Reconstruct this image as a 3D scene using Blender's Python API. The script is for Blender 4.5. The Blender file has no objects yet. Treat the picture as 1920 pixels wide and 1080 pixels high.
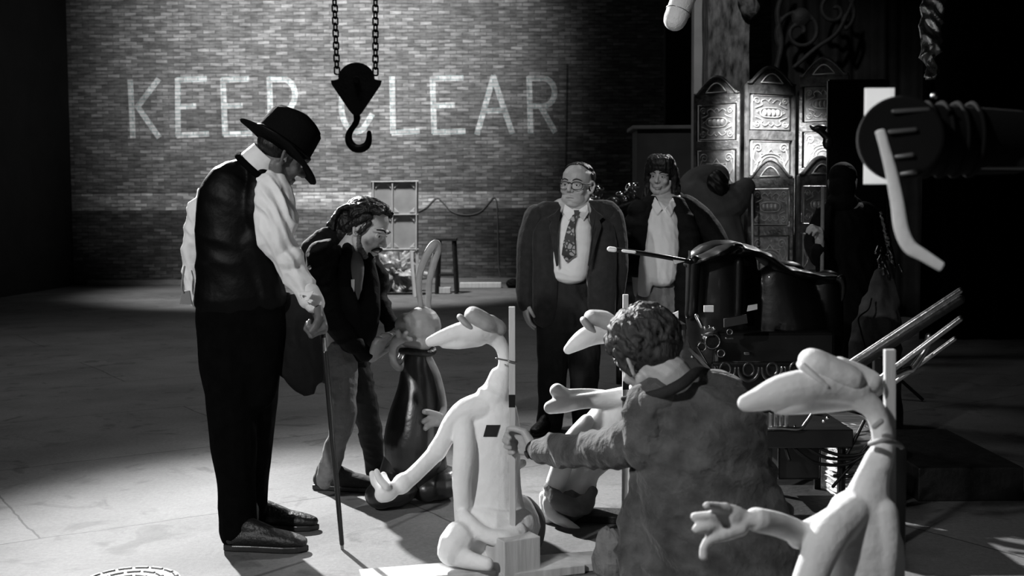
import bpy, bmesh, math, random
import numpy as np
from mathutils import Vector, Matrix, Quaternion, noise
R = math.radians
random.seed(7); np.random.seed(7)
SC = bpy.context.scene
COL = SC.collection

# ------------------------------------------------------------------ camera
FPX = 2215.0
CAMH = 1.37
PITCH = math.atan(140 / FPX)
ROLL = R(0.35)
cd = bpy.data.cameras.new('camera'); cam = bpy.data.objects.new('camera', cd); COL.objects.link(cam)
cd.sensor_width = 36; cd.lens = FPX / 1920 * 36
cd.clip_start = 0.05; cd.clip_end = 200
cam.matrix_world = (Matrix.Translation((0, 0, CAMH)) @ Matrix.Rotation(math.pi / 2 - PITCH, 4, 'X') @ Matrix.Rotation(-ROLL, 4, 'Z'))
cd.dof.use_dof = True; cd.dof.focus_distance = 5.6; cd.dof.aperture_fstop = 4.5
SC.camera = cam
SC.view_settings.view_transform = 'Standard'
SC.view_settings.look = 'None'
SC.view_settings.gamma = 1
SC.view_settings.use_curve_mapping = False
SC.view_settings.exposure = 0.0

# ------------------------------------------------------------------ world, stage lights and added fill spots
w = bpy.data.worlds.new('world'); SC.world = w; w.use_nodes = True
w.node_tree.nodes['Background'].inputs[0].default_value = (1, 1, 1, 1)
w.node_tree.nodes['Background'].inputs[1].default_value = 0.012

def spot(name, loc, aim, watts, angle, blend=0.4, size=0.12):
    l = bpy.data.lights.new(name, 'SPOT'); l.energy = watts; l.spot_size = R(angle); l.spot_blend = blend
    l.shadow_soft_size = size
    o = bpy.data.objects.new(name, l); COL.objects.link(o); o.location = loc
    o.rotation_euler = (Vector(aim) - Vector(loc)).to_track_quat('-Z', 'Y').to_euler()
    return o
spot('spot_back_left', (-4.6, 11.8, 5.6), (0.10, 3.7, 0.45), 13500, 32, 0.7, 0.10)
spot('spot_front_left', (-3.9, -1.4, 4.3), (-0.8, 4.9, 0.4), 1500, 32, 0.9, 0.10)
spot('spot_back_right', (4.4, 11.6, 5.8), (0.7, 7.4, 1.4), 2200, 24, 0.7, 0.12)
spot('spot_wall', (-3.0, 16.5, 6.6), (-3.5, 23.3, 4.9), 4900, 75, 1.0, 0.5)
spot('spot_front_figure', (-2.2, 0.1, 3.7), (0.7, 2.8, 0.95), 420, 30, 0.8, 0.12)  # added spot, brightens the right foreground figure
spot('spot_far_floor', (-2.5, 17.5, 7.8), (-3.2, 20.3, 0.0), 3600, 56, 0.55, 0.3)
spot('spot_screen', (1.0, 8.0, 4.6), (2.46, 11.0, 1.88), 8000, 15, 1.0, 0.1)
spot('spot_pillar', (1.2, 8.8, 7.2), (2.6, 13.0, 3.6), 520, 40, 1.0, 0.2)  # extra spot put in to lift the dark pillar
spot('spot_suits', (-1.6, 1.0, 4.2), (0.9, 7.5, 1.5), 700, 20, 0.8, 0.2)
spot('spot_floor_fill', (-2.5, 11.0, 8.6), (-2.2, 10.5, 0.0), 700, 95, 1.0, 0.8)  # added soft overhead fill for the dim middle of the floor

# ------------------------------------------------------------------ measuring: a pixel of the 1920x1080 frame and a distance give a place in the room
MW = cam.matrix_world.copy()
def P(px, py, Y):
    d = MW.to_3x3() @ Vector(((px - 960) / FPX, -(py - 540) / FPX, -1))
    return MW.translation + d * (Y / d.y)
def G(px, py):
    d = MW.to_3x3() @ Vector(((px - 960) / FPX, -(py - 540) / FPX, -1))
    return MW.translation + d * (-CAMH / d.z)
def S(Y): return FPX / Y

# ------------------------------------------------------------------ materials (all neutral grey: a black and white picture)
MATS = {}
def mat(name, v, rough=0.7, metal=0.0, var=0.0, vscale=6.0, bump=0.0, bscale=40.0, spec=0.35, sheen=0.0, stretch=(1, 1, 1), coat=0.0):
    if name in MATS: return MATS[name]
    m = bpy.data.materials.new(name); m.use_nodes = True; nt = m.node_tree; N = nt.nodes; L = nt.links
    b = N['Principled BSDF']
    b.inputs['Base Color'].default_value = (v, v, v, 1); b.inputs['Roughness'].default_value = rough
    b.inputs['Metallic'].default_value = metal; b.inputs['Specular IOR Level'].default_value = spec
    b.inputs['Sheen Weight'].default_value = sheen; b.inputs['Coat Weight'].default_value = coat
    tc = N.new('ShaderNodeTexCoord'); mp = N.new('ShaderNodeMapping'); mp.inputs['Scale'].default_value = stretch
    L.new(tc.outputs['Object'], mp.inputs['Vector'])
    if var > 0:
        n = N.new('ShaderNodeTexNoise'); n.inputs['Scale'].default_value = vscale; n.inputs['Detail'].default_value = 6
        L.new(mp.outputs[0], n.inputs['Vector'])
        r = N.new('ShaderNodeMapRange'); r.inputs['From Min'].default_value = 0.3; r.inputs['From Max'].default_value = 0.7
        r.inputs['To Min'].default_value = max(0, v * (1 - var)); r.inputs['To Max'].default_value = min(1, v * (1 + var))
        L.new(n.outputs[0], r.inputs['Value'])
        c = N.new('ShaderNodeCombineColor')
        for i in range(3): L.new(r.outputs[0], c.inputs[i])
        L.new(c.outputs[0], b.inputs['Base Color'])
    if bump > 0:
        n2 = N.new('ShaderNodeTexNoise'); n2.inputs['Scale'].default_value = bscale; n2.inputs['Detail'].default_value = 5
        L.new(mp.outputs[0], n2.inputs['Vector'])
        bp = N.new('ShaderNodeBump'); bp.inputs['Strength'].default_value = bump; bp.inputs['Distance'].default_value = 0.02
        L.new(n2.outputs[0], bp.inputs['Height']); L.new(bp.outputs[0], b.inputs['Normal'])
    MATS[name] = m
    return m
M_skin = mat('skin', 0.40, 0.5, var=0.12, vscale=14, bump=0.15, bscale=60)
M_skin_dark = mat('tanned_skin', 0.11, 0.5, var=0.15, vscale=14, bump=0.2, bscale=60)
M_hair = mat('dark_hair', 0.008, 0.45, var=0.6, vscale=30, bump=0.7, bscale=55, spec=0.3, stretch=(1, 1, 0.25))
M_hair_b = mat('brown_hair', 0.04, 0.6, var=0.75, vscale=22, bump=0.7, bscale=45, spec=0.25, stretch=(1, 1, 0.35))
M_beard = mat('grizzled_beard', 0.09, 0.6, var=0.6, vscale=40, bump=1.0, bscale=90)
M_shirt = mat('white_shirt_cotton', 0.72, 0.8, var=0.05, vscale=9, bump=0.35, bscale=14)
M_black = mat('black_wool', 0.002, 0.95, var=0.3, vscale=20, bump=0.3, bscale=30, spec=0.04)
M_blackc = mat('black_coat_cloth', 0.0042, 0.8, var=0.3, vscale=12, bump=0.4, bscale=22, spec=0.14)
M_satin = mat('black_satin', 0.0018, 0.5, var=0.2, vscale=10, bump=0.3, bscale=12, spec=0.10)
M_hat = mat('black_felt', 0.005, 0.9, bump=0.2, bscale=90, spec=0.05, var=0.2)
M_leather = mat('black_leather', 0.004, 0.5, bump=0.3, bscale=60, spec=0.5, var=0.2)
M_denim = mat('faded_trouser_cloth', 0.17, 0.85, var=0.22, vscale=18, bump=0.5, bscale=26)
M_dark_trouser = mat('dark_trouser_cloth', 0.018, 0.85, var=0.25, vscale=12, bump=0.3, bscale=30, spec=0.2)
M_suit = mat('charcoal_suit_cloth', 0.021, 0.85, var=0.25, vscale=24, bump=0.35, bscale=30, sheen=0.1, spec=0.2)
M_tee = mat('grey_jersey', 0.13, 0.85, bump=0.2, bscale=30, var=0.1)
M_kneel = mat('faded_work_jacket_cloth', 0.078, 0.9, var=0.55, vscale=11, bump=1.0, bscale=22, sheen=0.15, spec=0.2)
M_kneel_d = mat('work_jacket_collar_cloth', 0.018, 0.85, bump=0.3, bscale=30, var=0.2)
M_plaster = mat('pale_foam_plaster', 0.80, 0.75, var=0.05, vscale=16, bump=0.22, bscale=34)
M_plaster_g = mat('grey_plaster_cap', 0.36, 0.7, var=0.12, vscale=12, bump=0.2, bscale=30)
M_robe_g = mat('grey_sculpted_cloth', 0.16, 0.8, var=0.3, vscale=9, bump=0.4, bscale=20)
M_rubber_d = mat('dark_rubber', 0.018, 0.33, var=0.2, vscale=10, bump=0.15, bscale=20, spec=0.5)
M_rubber_g = mat('grey_rubber', 0.28, 0.5, var=0.15, vscale=14, bump=0.2, bscale=30)
M_wood_p = mat('pale_wood', 0.55, 0.65, var=0.15, vscale=20, bump=0.2, bscale=40, stretch=(1, 1, 0.1))
M_wood_g = mat('grey_wood', 0.22, 0.7, var=0.25, vscale=14, bump=0.25, bscale=40, stretch=(0.3, 1, 1))
M_wood_d = mat('dark_wood', 0.016, 0.55, var=0.4, vscale=14, bump=0.25, bscale=40)
M_tape = mat('black_tape', 0.004, 0.5)
M_wtape = mat('white_tape', 0.85, 0.6)
M_blackm = mat('black_painted_metal', 0.010, 0.3, var=0.3, vscale=8, spec=0.6, bump=0.05, bscale=30)
M_blackgloss = mat('black_gloss_vinyl', 0.004, 0.38, spec=0.35, bump=0.25, bscale=6, coat=0.1)
M_iron = mat('dark_iron', 0.012, 0.5, metal=0.3, var=0.3, vscale=10, bump=0.2, bscale=40)
M_steel = mat('worn_steel', 0.35, 0.3, metal=1.0, var=0.2, vscale=20, bump=0.1, bscale=40)
M_chrome = mat('bright_metal', 0.75, 0.18, metal=1.0)
M_brass = mat('tarnished_brass', 0.12, 0.3, metal=0.8, var=0.4, vscale=12, bump=0.4, bscale=14)
M_drape = mat('black_drape_cloth', 0.006, 0.95, spec=0.1)
M_foil = mat('crumpled_foil', 0.8, 0.25, metal=0.9, bump=0.8, bscale=9)
M_plastic = mat('crumpled_clear_sheeting', 0.42, 0.25, spec=0.7, var=0.5, vscale=8, bump=1.0, bscale=9)
M_blimp = mat('grey_windshield_fabric', 0.75, 0.9, var=0.12, vscale=9, bump=0.3, bscale=120)
M_glass = mat('lens_glass', 0.25, 0.1, spec=0.6)
M_eye = mat('eye_white', 0.55, 0.3)
M_iris = mat('dark_iris', 0.01, 0.2)
M_lip = mat('lip', 0.17, 0.5)
M_canvas = mat('grey_canvas', 0.13, 0.9, var=0.4, vscale=7, bump=0.7, bscale=12)
M_prop = mat('dull_sculpted_prop', 0.075, 0.8, var=0.3, vscale=5, bump=0.3, bscale=12)
M_paper = mat('crumpled_newsprint', 0.7, 0.9, var=0.35, vscale=26, bump=0.8, bscale=22, stretch=(0.25, 1, 2.5))
M_cable = mat('black_cable', 0.008, 0.5)
M_flat = mat('painted_set_panel', 0.36, 0.8, var=0.12, vscale=5)
M_flat_f = mat('panel_frame_paint', 0.55, 0.7, var=0.2, vscale=8)
M_strap = mat('pale_webbing', 0.75, 0.8, bump=0.2, bscale=120, var=0.1)
M_diff = mat('diffusion_sheet', 0.85, 0.7)
for m_, f_ in ((M_strap, 0.22), (M_diff, 0.5)):
    nt_ = m_.node_tree; tr_ = nt_.nodes.new('ShaderNodeBsdfTranslucent'); tr_.inputs[0].default_value = (.85, .85, .85, 1); mx_ = nt_.nodes.new('ShaderNodeMixShader'); mx_.inputs[0].default_value = f_
    nt_.links.new(nt_.nodes['Principled BSDF'].outputs[0], mx_.inputs[1]); nt_.links.new(tr_.outputs[0], mx_.inputs[2]); nt_.links.new(mx_.outputs[0], nt_.nodes['Material Output'].inputs[0])
M_stone = mat('rough_pillar_render', 0.12, 0.85, var=0.95, vscale=16, bump=1.0, bscale=24, stretch=(1, 1, 0.35))
M_relief = mat('dark_carved_backcloth', 0.02, 0.8, var=0.6, vscale=2.2, bump=0.8, bscale=4)

# ------------------------------------------------------------------ mesh helpers
class MB:
    """collects geometry in world coordinates; build() links it as one mesh object"""
    def __init__(s): s.v = []; s.f = []
    def add(s, vs, fs):
        o = len(s.v); s.v += [tuple(p) for p in vs]; s.f += [tuple(o + i for i in f) for f in fs]; return s
    def box(s, c, d, rot=None):
        c = Vector(c); hx, hy, hz = d[0] / 2, d[1] / 2, d[2] / 2
        vs = []
        for x in (-hx, hx):
            for y in (-hy, hy):
                for z in (-hz, hz):
                    p = Vector((x, y, z))
                    if rot: p = rot @ p
                    vs.append(c + p)
        return s.add(vs, [(0, 1, 3, 2), (4, 6, 7, 5), (0, 4, 5, 1), (2, 3, 7, 6), (0, 2, 6, 4), (1, 5, 7, 3)])
    def bar(s, a, b, w, t=None):
        """square-section bar from a to b"""
        a = Vector(a); b = Vector(b); t = t or w
        q = (b - a).to_track_quat('Z', 'Y').to_matrix()
        return s.box((a + b) / 2, (w, t, (b - a).length), q)
    def tube(s, pts, rad, flat=1.0, ref=None, n=14, sm=True, caps=True):
        """swept ellipse through pts; rad in metres (list or number); flat = depth radius / side radius"""
        pts = [Vector(p) for p in pts]
        if not hasattr(rad, '__len__'): rad = [rad] * len(pts)
        fl = flat if hasattr(flat, '__len__') else [flat] * len(pts)
        if sm and len(pts) > 2:
            P2, R2, F2 = [], [], []
            for i in range(len(pts) - 1):
                p0 = pts[max(i - 1, 0)]; p1 = pts[i]; p2 = pts[i + 1]; p3 = pts[min(i + 2, len(pts) - 1)]
                r0 = rad[max(i - 1, 0)]; r1 = rad[i]; r2 = rad[i + 1]; r3 = rad[min(i + 2, len(pts) - 1)]
                k = max(2, min(8, int((p2 - p1).length / max(min(r1, r2), 1e-4) * 1.6) + 1))
                for j in range(k):
                    t = j / k
                    h = lambda a, b, c, d: 0.5 * (2 * b + (c - a) * t + (2 * a - 5 * b + 4 * c - d) * t * t + (3 * b - a - 3 * c + d) * t ** 3)
                    P2.append(Vector([h(p0[q], p1[q], p2[q], p3[q]) for q in range(3)]))
                    rr = h(r0, r1, r2, r3); R2.append(min(max(rr, min(r1, r2)), max(r1, r2))); F2.append(fl[i] * (1 - t) + fl[i + 1] * t)
            P2.append(pts[-1]); R2.append(rad[-1]); F2.append(fl[-1])
            pts, rad, fl = P2, R2, F2
        m = len(pts); rings = []
        ref = Vector(ref) if ref else Vector((0, 1, 0))
        pu = None
        T = []
        for i in range(m):
            t = pts[min(i + 1, m - 1)] - pts[max(i - 1, 0)]
            T.append(t.normalized() if t.length > 1e-9 else Vector((0, 0, 1)))
        for i in range(m):
            t = T[i]
            u = t.cross(ref)
            if u.length < 0.25: u = pu - t * pu.dot(t) if pu else t.cross(Vector((1, 0, 0.3)))
            u.normalize()
            if pu and u.dot(pu) < 0: u = -u
            pu = u
            v = u.cross(t).normalized()
            rings.append((pts[i], u, v, rad[i], rad[i] * fl[i]))
        if caps:
            pre, post = [], []
            for a in (0.97, 0.8, 0.5):
                c = math.sqrt(1 - a * a)
                p, u, v, r1, r2 = rings[0]; dd = min(r1, r2)
                pre.append((p - T[0] * dd * a, u, v, r1 * c, r2 * c))
                p, u, v, r1, r2 = rings[-1]; dd = min(r1, r2)
                post.insert(0, (p + T[-1] * dd * a, u, v, r1 * c, r2 * c))
            rings = pre + rings + post
        vs = []
        for p, u, v, a, b in rings:
            for k in range(n):
                th = 2 * math.pi * k / n
                vs.append(p + u * (a * math.cos(th)) + v * (b * math.sin(th)))
        fs = []
        for i in range(len(rings) - 1):
            for k in range(n):
                a = i * n + k; b = i * n + (k + 1) % n
                fs.append((a, b, b + n, a + n))
        fs.append(tuple(reversed(range(n)))); fs.append(tuple(range((len(rings) - 1) * n, len(rings) * n)))
        return s.add(vs, fs)
    def L(s, pts, flat=1.0, ref=None, n=14):
        """limb from (px, py, Y, radius_px) stations"""
        return s.tube([P(a, b, c) for a, b, c, r in pts], [r / S(c) for a, b, c, r in pts], flat, ref, n)
    def ell(s, c, r, rot=None, n=16):
        c = Vector(c); vs = []; fs = []; m = n // 2
        if not hasattr(r, '__len__'): r = (r, r, r)
        for i in range(1, m):
            ph = math.pi * i / m
            for k in range(n):
                th = 2 * math.pi * k / n
                p = Vector((r[0] * math.sin(ph) * math.cos(th), r[1] * math.sin(ph) * math.sin(th), r[2] * math.cos(ph)))
                vs.append(c + (rot @ p if rot else p))
        a = Vector((0, 0, r[2])); b = Vector((0, 0, -r[2]))
        vs.append(c + (rot @ a if rot else a)); vs.append(c + (rot @ b if rot else b))
        for i in range(m - 2):
            for k in range(n):
                x = i * n + k; y = i * n + (k + 1) % n
                fs.append((x, x + n, y + n, y))
        t = len(vs) - 2
        for k in range(n):
            fs.append((t, k, (k + 1) % n)); fs.append((t + 1, (m - 2) * n + (k + 1) % n, (m - 2) * n + k))
        return s.add(vs, fs)
    def cyl(s, a, b, r1, r2=None, n=24):
        r2 = r1 if r2 is None else r2
        a = Vector(a); b = Vector(b); q = (b - a).to_track_quat('Z', 'Y').to_matrix(); vs = []
        for p, r in ((a, r1), (b, r2)):
            for k in range(n):
                th = 2 * math.pi * k / n; vs.append(p + q @ Vector((r * math.cos(th), r * math.sin(th), 0)))
        return s.add(vs, [(k, (k + 1) % n, n + (k + 1) % n, n + k) for k in range(n)] + [tuple(reversed(range(n))), tuple(range(n, 2 * n))])
    def prism(s, poly, thick):
        """poly: list of world points in one plane; thick: vector"""
        t = Vector(thick); n = len(poly); poly = [Vector(p) for p in poly]
        return s.add([p for p in poly] + [p + t for p in poly],
                     [tuple(range(n)), tuple(reversed(range(n, 2 * n)))] + [(k, n + k, n + (k + 1) % n, (k + 1) % n) for k in range(n)])
    def mesh(s, name):
        me = bpy.data.meshes.new(name); me.from_pydata(s.v, [], s.f)
        bm = bmesh.new(); bm.from_mesh(me); bmesh.ops.recalc_face_normals(bm, faces=bm.faces); bm.to_mesh(me); bm.free()
        return me
    def build(s, name, m, parent=None, bevel=0, smooth=False):
        me = s.mesh(name); return link(name, me, m, parent, bevel, smooth)
    def organic(s, name, m, parent=None, voxel=0.008, smooth=6, fold=None, sub=0):
        """all pieces fused to one continuous smooth surface"""
        me = s.mesh(name)
        o = bpy.data.objects.new('tmp', me); COL.objects.link(o)
        md = o.modifiers.new('r', 'REMESH'); md.mode = 'VOXEL'; md.voxel_size = voxel; md.use_smooth_shade = True
        if smooth:
            md = o.modifiers.new('s', 'SMOOTH'); md.factor = 0.5; md.iterations = smooth
        dg = bpy.context.evaluated_depsgraph_get()
        me2 = bpy.data.meshes.new_from_object(o.evaluated_get(dg)); bpy.data.objects.remove(o); bpy.data.meshes.remove(me)
        if fold:
            n = len(me2.vertices); co = np.empty(n * 3); me2.vertices.foreach_get('co', co); co = co.reshape(-1, 3)
            no = np.empty(n * 3); me2.vertices.foreach_get('normal', no); no = no.reshape(-1, 3)
            amp, frq, dirv = fold
            d = Vector(dirv).normalized(); da = np.array(d); q = co @ da
            # coordinates squeezed along the fold direction so creases run across it
            a = (co * (frq * 0.17) + np.outer(q, da) * (frq * 0.33)) + 3.1 * len(name)
            h = np.array([1.0 - 2.2 * abs(noise.noise(p)) + 0.45 * noise.noise((p[0] * 2.3, p[1] * 2.3, p[2] * 2.3 + 7.0)) for p in a.tolist()])
            co += no * ((h - 0.5) * amp)[:, None]
            me2.vertices.foreach_set('co', co.ravel()); me2.update()
        me2.name = name
        return link(name, me2, m, parent, 0, True)

def link(name, me, m, parent=None, bevel=0, smooth=False):
    o = bpy.data.objects.new(name, me); COL.objects.link(o)
    me.materials.clear(); me.materials.append(m)
    if smooth:
        for p in me.polygons: p.use_smooth = True
    if parent is not None:
        r = parent; off = Vector()
        while r is not None: off += r.location; r = r.parent
        me.transform(Matrix.Translation(-off)); o.parent = parent
    if bevel:
        b = o.modifiers.new('bevel', 'BEVEL'); b.width = bevel; b.segments = 2; b.limit_method = 'ANGLE'
    return o
def thing(name, loc, label, cat, group=None):
    o = bpy.data.objects.new(name, None); COL.objects.link(o); o.location = loc; o.empty_display_size = 0.1
    return tag(o, label, cat, group)
def tag(o, label, cat=None, group=None, kind=None):
    o['label'] = label
    if cat: o['category'] = cat
    if group: o['group'] = group
    if kind: o['kind'] = kind
    return o
def struct(o, label=None):
    o['kind'] = 'structure'
    if label: o['label'] = label
    return o
def recenter(o):
    """origin of a single-mesh thing to its base centre"""
    me = o.data; n = len(me.vertices); co = np.empty(n * 3); me.vertices.foreach_get('co', co); co = co.reshape(-1, 3)
    c = Vector(((co[:, 0].min() + co[:, 0].max()) / 2, (co[:, 1].min() + co[:, 1].max()) / 2, co[:, 2].min()))
    me.transform(Matrix.Translation(-c)); o.location = c
    return o

# ================================================================== THE SETTING
WY = 23.3                                    # brick wall distance
def wallpt(px, py, off=0.0):
    p = P(px, py, WY - off); return p
# brick wall
def brick_mat():
    m = bpy.data.materials.new('painted_brick'); m.use_nodes = True; nt = m.node_tree; N = nt.nodes; L = nt.links; b = N['Principled BSDF']
    tc = N.new('ShaderNodeTexCoord'); sp = N.new('ShaderNodeSeparateXYZ'); L.new(tc.outputs['Object'], sp.inputs[0])
    cb = N.new('ShaderNodeCombineXYZ'); L.new(sp.outputs[0], cb.inputs[0]); L.new(sp.outputs[2], cb.inputs[1])
    br = N.new('ShaderNodeTexBrick'); L.new(cb.outputs[0], br.inputs['Vector'])
    br.inputs['Scale'].default_value = 1; br.inputs['Brick Width'].default_value = 0.235; br.inputs['Row Height'].default_value = 0.070
    br.inputs['Mortar Size'].default_value = 0.007; br.inputs['Mortar Smooth'].default_value = 0.3
    br.inputs['Color1'].default_value = (0.12, 0.12, 0.12, 1); br.inputs['Color2'].default_value = (0.34, 0.34, 0.34, 1)
    br.inputs['Mortar'].default_value = (0.085, 0.085, 0.085, 1); br.inputs['Bias'].default_value = -0.35
    n = N.new('ShaderNodeTexNoise'); n.inputs['Scale'].default_value = 1.1; n.inputs['Detail'].default_value = 8; n.inputs['Roughness'].default_value = 0.7
    L.new(tc.outputs['Object'], n.inputs['Vector'])
    st = N.new('ShaderNodeMapping'); st.inputs['Scale'].default_value = (2.2, 1, 11); L.new(tc.outputs['Object'], st.inputs['Vector'])
    n3 = N.new('ShaderNodeTexNoise'); n3.inputs['Scale'].default_value = 2.2; n3.inputs['Detail'].default_value = 5; L.new(st.outputs[0], n3.inputs['Vector'])
    r = N.new('ShaderNodeMapRange'); r.inputs['From Min'].default_value = 0.3; r.inputs['From Max'].default_value = 0.7; r.inputs['To Min'].default_value = 0.65; r.inputs['To Max'].default_value = 1.3
    L.new(n.outputs[0], r.inputs['Value'])
    r3 = N.new('ShaderNodeMapRange'); r3.inputs['From Min'].default_value = 0.3; r3.inputs['From Max'].default_value = 0.72; r3.inputs['To Min'].default_value = 0.5; r3.inputs['To Max'].default_value = 1.6
    L.new(n3.outputs[0], r3.inputs['Value'])
    mu = N.new('ShaderNodeMath'); mu.operation = 'MULTIPLY'; L.new(r.outputs[0], mu.inputs[0]); L.new(r3.outputs[0], mu.inputs[1])
    # paint: a pale band and a darker dado under it
    rp = N.new('ShaderNodeMapRange'); rp.inputs['From Min'].default_value = 0; rp.inputs['From Max'].default_value = 4
    L.new(sp.outputs[2], rp.inputs['Value'])
    ramp = N.new('ShaderNodeValToRGB'); ramp.color_ramp.interpolation = 'CONSTANT'
    e = ramp.color_ramp.elements; e[0].position = 0; e[0].color = (0.36, 0.36, 0.36, 1)
    e[1].position = BAND[0] / 4; e[1].color = (1.45, 1.45, 1.45, 1)
    e2 = e.new(BAND[1] / 4); e2.color = (0.62, 0.62, 0.62, 1)
    L.new(rp.outputs[0], ramp.inputs['Fac'])
    mu2 = N.new('ShaderNodeVectorMath'); mu2.operation = 'SCALE'; L.new(br.outputs['Color'], mu2.inputs[0]); L.new(mu.outputs[0], mu2.inputs['Scale'])
    mu3 = N.new('ShaderNodeVectorMath'); mu3.operation = 'MULTIPLY'; L.new(mu2.outputs[0], mu3.inputs[0]); L.new(ramp.outputs[0], mu3.inputs[1])
    mu4 = N.new('ShaderNodeVectorMath'); mu4.operation = 'SCALE'; mu4.inputs['Scale'].default_value = 1.5; L.new(mu3.outputs[0], mu4.inputs[0])
    L.new(mu4.outputs[0], b.inputs['Base Color']); b.inputs['Roughness'].default_value = 0.8
    bp = N.new('ShaderNodeBump'); bp.inputs['Strength'].default_value = 0.7; bp.inputs['Distance'].default_value = 0.012
    L.new(br.outputs['Fac'], bp.inputs['Height']); bp.invert = True; L.new(bp.outputs[0], b.inputs['Normal'])
    return m
BAND = (1.46, 1.79)
M_brick = brick_mat()
wb = MB().box((-1.0, WY + 0.2, 4.5), (22, 0.4, 9.0)).build('wall_back', M_brick); struct(wb, 'painted brick wall with white lettering')
# painted letters: straight brush strokes, following the bricks
def paint_mat():
    m = bpy.data.materials.new('worn_white_lettering_paint'); m.use_nodes = True; nt = m.node_tree; N = nt.nodes; L = nt.links; b = N['Principled BSDF']
    tc = N.new('ShaderNodeTexCoord'); sp = N.new('ShaderNodeSeparateXYZ'); L.new(tc.outputs['Object'], sp.inputs[0])
    cb = N.new('ShaderNodeCombineXYZ'); L.new(sp.outputs[0], cb.inputs[0]); L.new(sp.outputs[2], cb.inputs[1])
    br = N.new('ShaderNodeTexBrick'); L.new(cb.outputs[0], br.inputs['Vector'])
    br.inputs['Scale'].default_value = 1; br.inputs['Brick Width'].default_value = 0.235; br.inputs['Row Height'].default_value = 0.070
    br.inputs['Mortar Size'].default_value = 0.008; br.inputs['Mortar Smooth'].default_value = 0.3
    br.inputs['Color1'].default_value = (0.42, 0.42, 0.42, 1); br.inputs['Color2'].default_value = (0.78, 0.78, 0.78, 1); br.inputs['Mortar'].default_value = (0.22, 0.3, 0.3, 1)
    n = N.new('ShaderNodeTexNoise'); n.inputs['Scale'].default_value = 9; n.inputs['Detail'].default_value = 6; L.new(tc.outputs['Object'], n.inputs['Vector'])
    r = N.new('ShaderNodeMapRange'); r.inputs['From Min'].default_value = 0.35; r.inputs['From Max'].default_value = 0.6; r.inputs['To Min'].default_value = 0.55; r.inputs['To Max'].default_value = 1.0
    L.new(n.outputs[0], r.inputs['Value'])
    mu2 = N.new('ShaderNodeVectorMath'); mu2.operation = 'SCALE'; L.new(br.outputs['Color'], mu2.inputs[0]); L.new(r.outputs[0], mu2.inputs['Scale'])
    L.new(mu2.outputs[0], b.inputs['Base Color']); b.inputs['Roughness'].default_value = 0.8
    return m
M_paint = paint_mat()
def strokes(lst, wpx=10.5):
    mb = MB(); ns = 0
    for pl in lst:
        for (x0, y0), (x1, y1) in zip(pl[:-1], pl[1:]):
            ns += 1; a = P(x0, y0, WY - 0.004 - ns * 0.0003); b = P(x1, y1, WY - 0.004 - ns * 0.0003); d = (b - a).normalized(); h = wpx / 95 / 2
            nn = Vector((-d.z, 0, d.x)) * h; e = d * (h * 0.55)
            mb.prism([a - e + nn, b + e + nn, b + e - nn, a - e - nn], (0, 0.004, 0))
    return mb
def arc(cx, cy, rx, ry, a0, a1, n=12):
    return [(cx + rx * math.cos(R(a0 + (a1 - a0) * i / n)), cy + ry * math.sin(R(a0 + (a1 - a0) * i / n))) for i in range(n + 1)]
LET = [
    [[(244, 152), (247, 204), (249, 256)], [(296, 150), (258, 200)], [(258, 200), (297, 256)]],
    [[(333, 150), (334, 254)], [(333, 150), (385, 148)], [(334, 200), (365, 199)], [(334, 254), (389, 251)]],
    [[(418, 150), (422, 252)], [(418, 150), (464, 148)], [(420, 199), (452, 198)], [(422, 252), (470, 250)]],
    [[(505, 148), (508, 250)], [(505, 149), (530, 149)] + arc(530, 178, 23, 30, -90, 90, 12)[1:] + [(508, 209)]],
    [arc(668, 198, 28, 49, -20, -180, 10) + arc(668, 198, 28, 49, 180, 60, 8)[1:] + [(697, 216)]],
    [[(735, 146), (737, 248)], [(737, 249), (784, 246)]],
    [[(811, 147), (814, 248)], [(811, 148), (866, 146)], [(813, 198), (850, 197)], [(814, 248), (870, 246)]],
    [[(895, 250), (925, 144)], [(925, 144), (960, 248)], [(908, 208), (946, 207)]],
    [[(992, 146), (995, 247)], [(992, 147), (1018, 147)] + arc(1018, 173, 22, 26, -90, 90, 10)[1:] + [(994, 199)], [(1014, 200), (1040, 246)]],
]
for st in LET:
    strokes(st).build('painted_letter', M_paint, wb)

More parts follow.
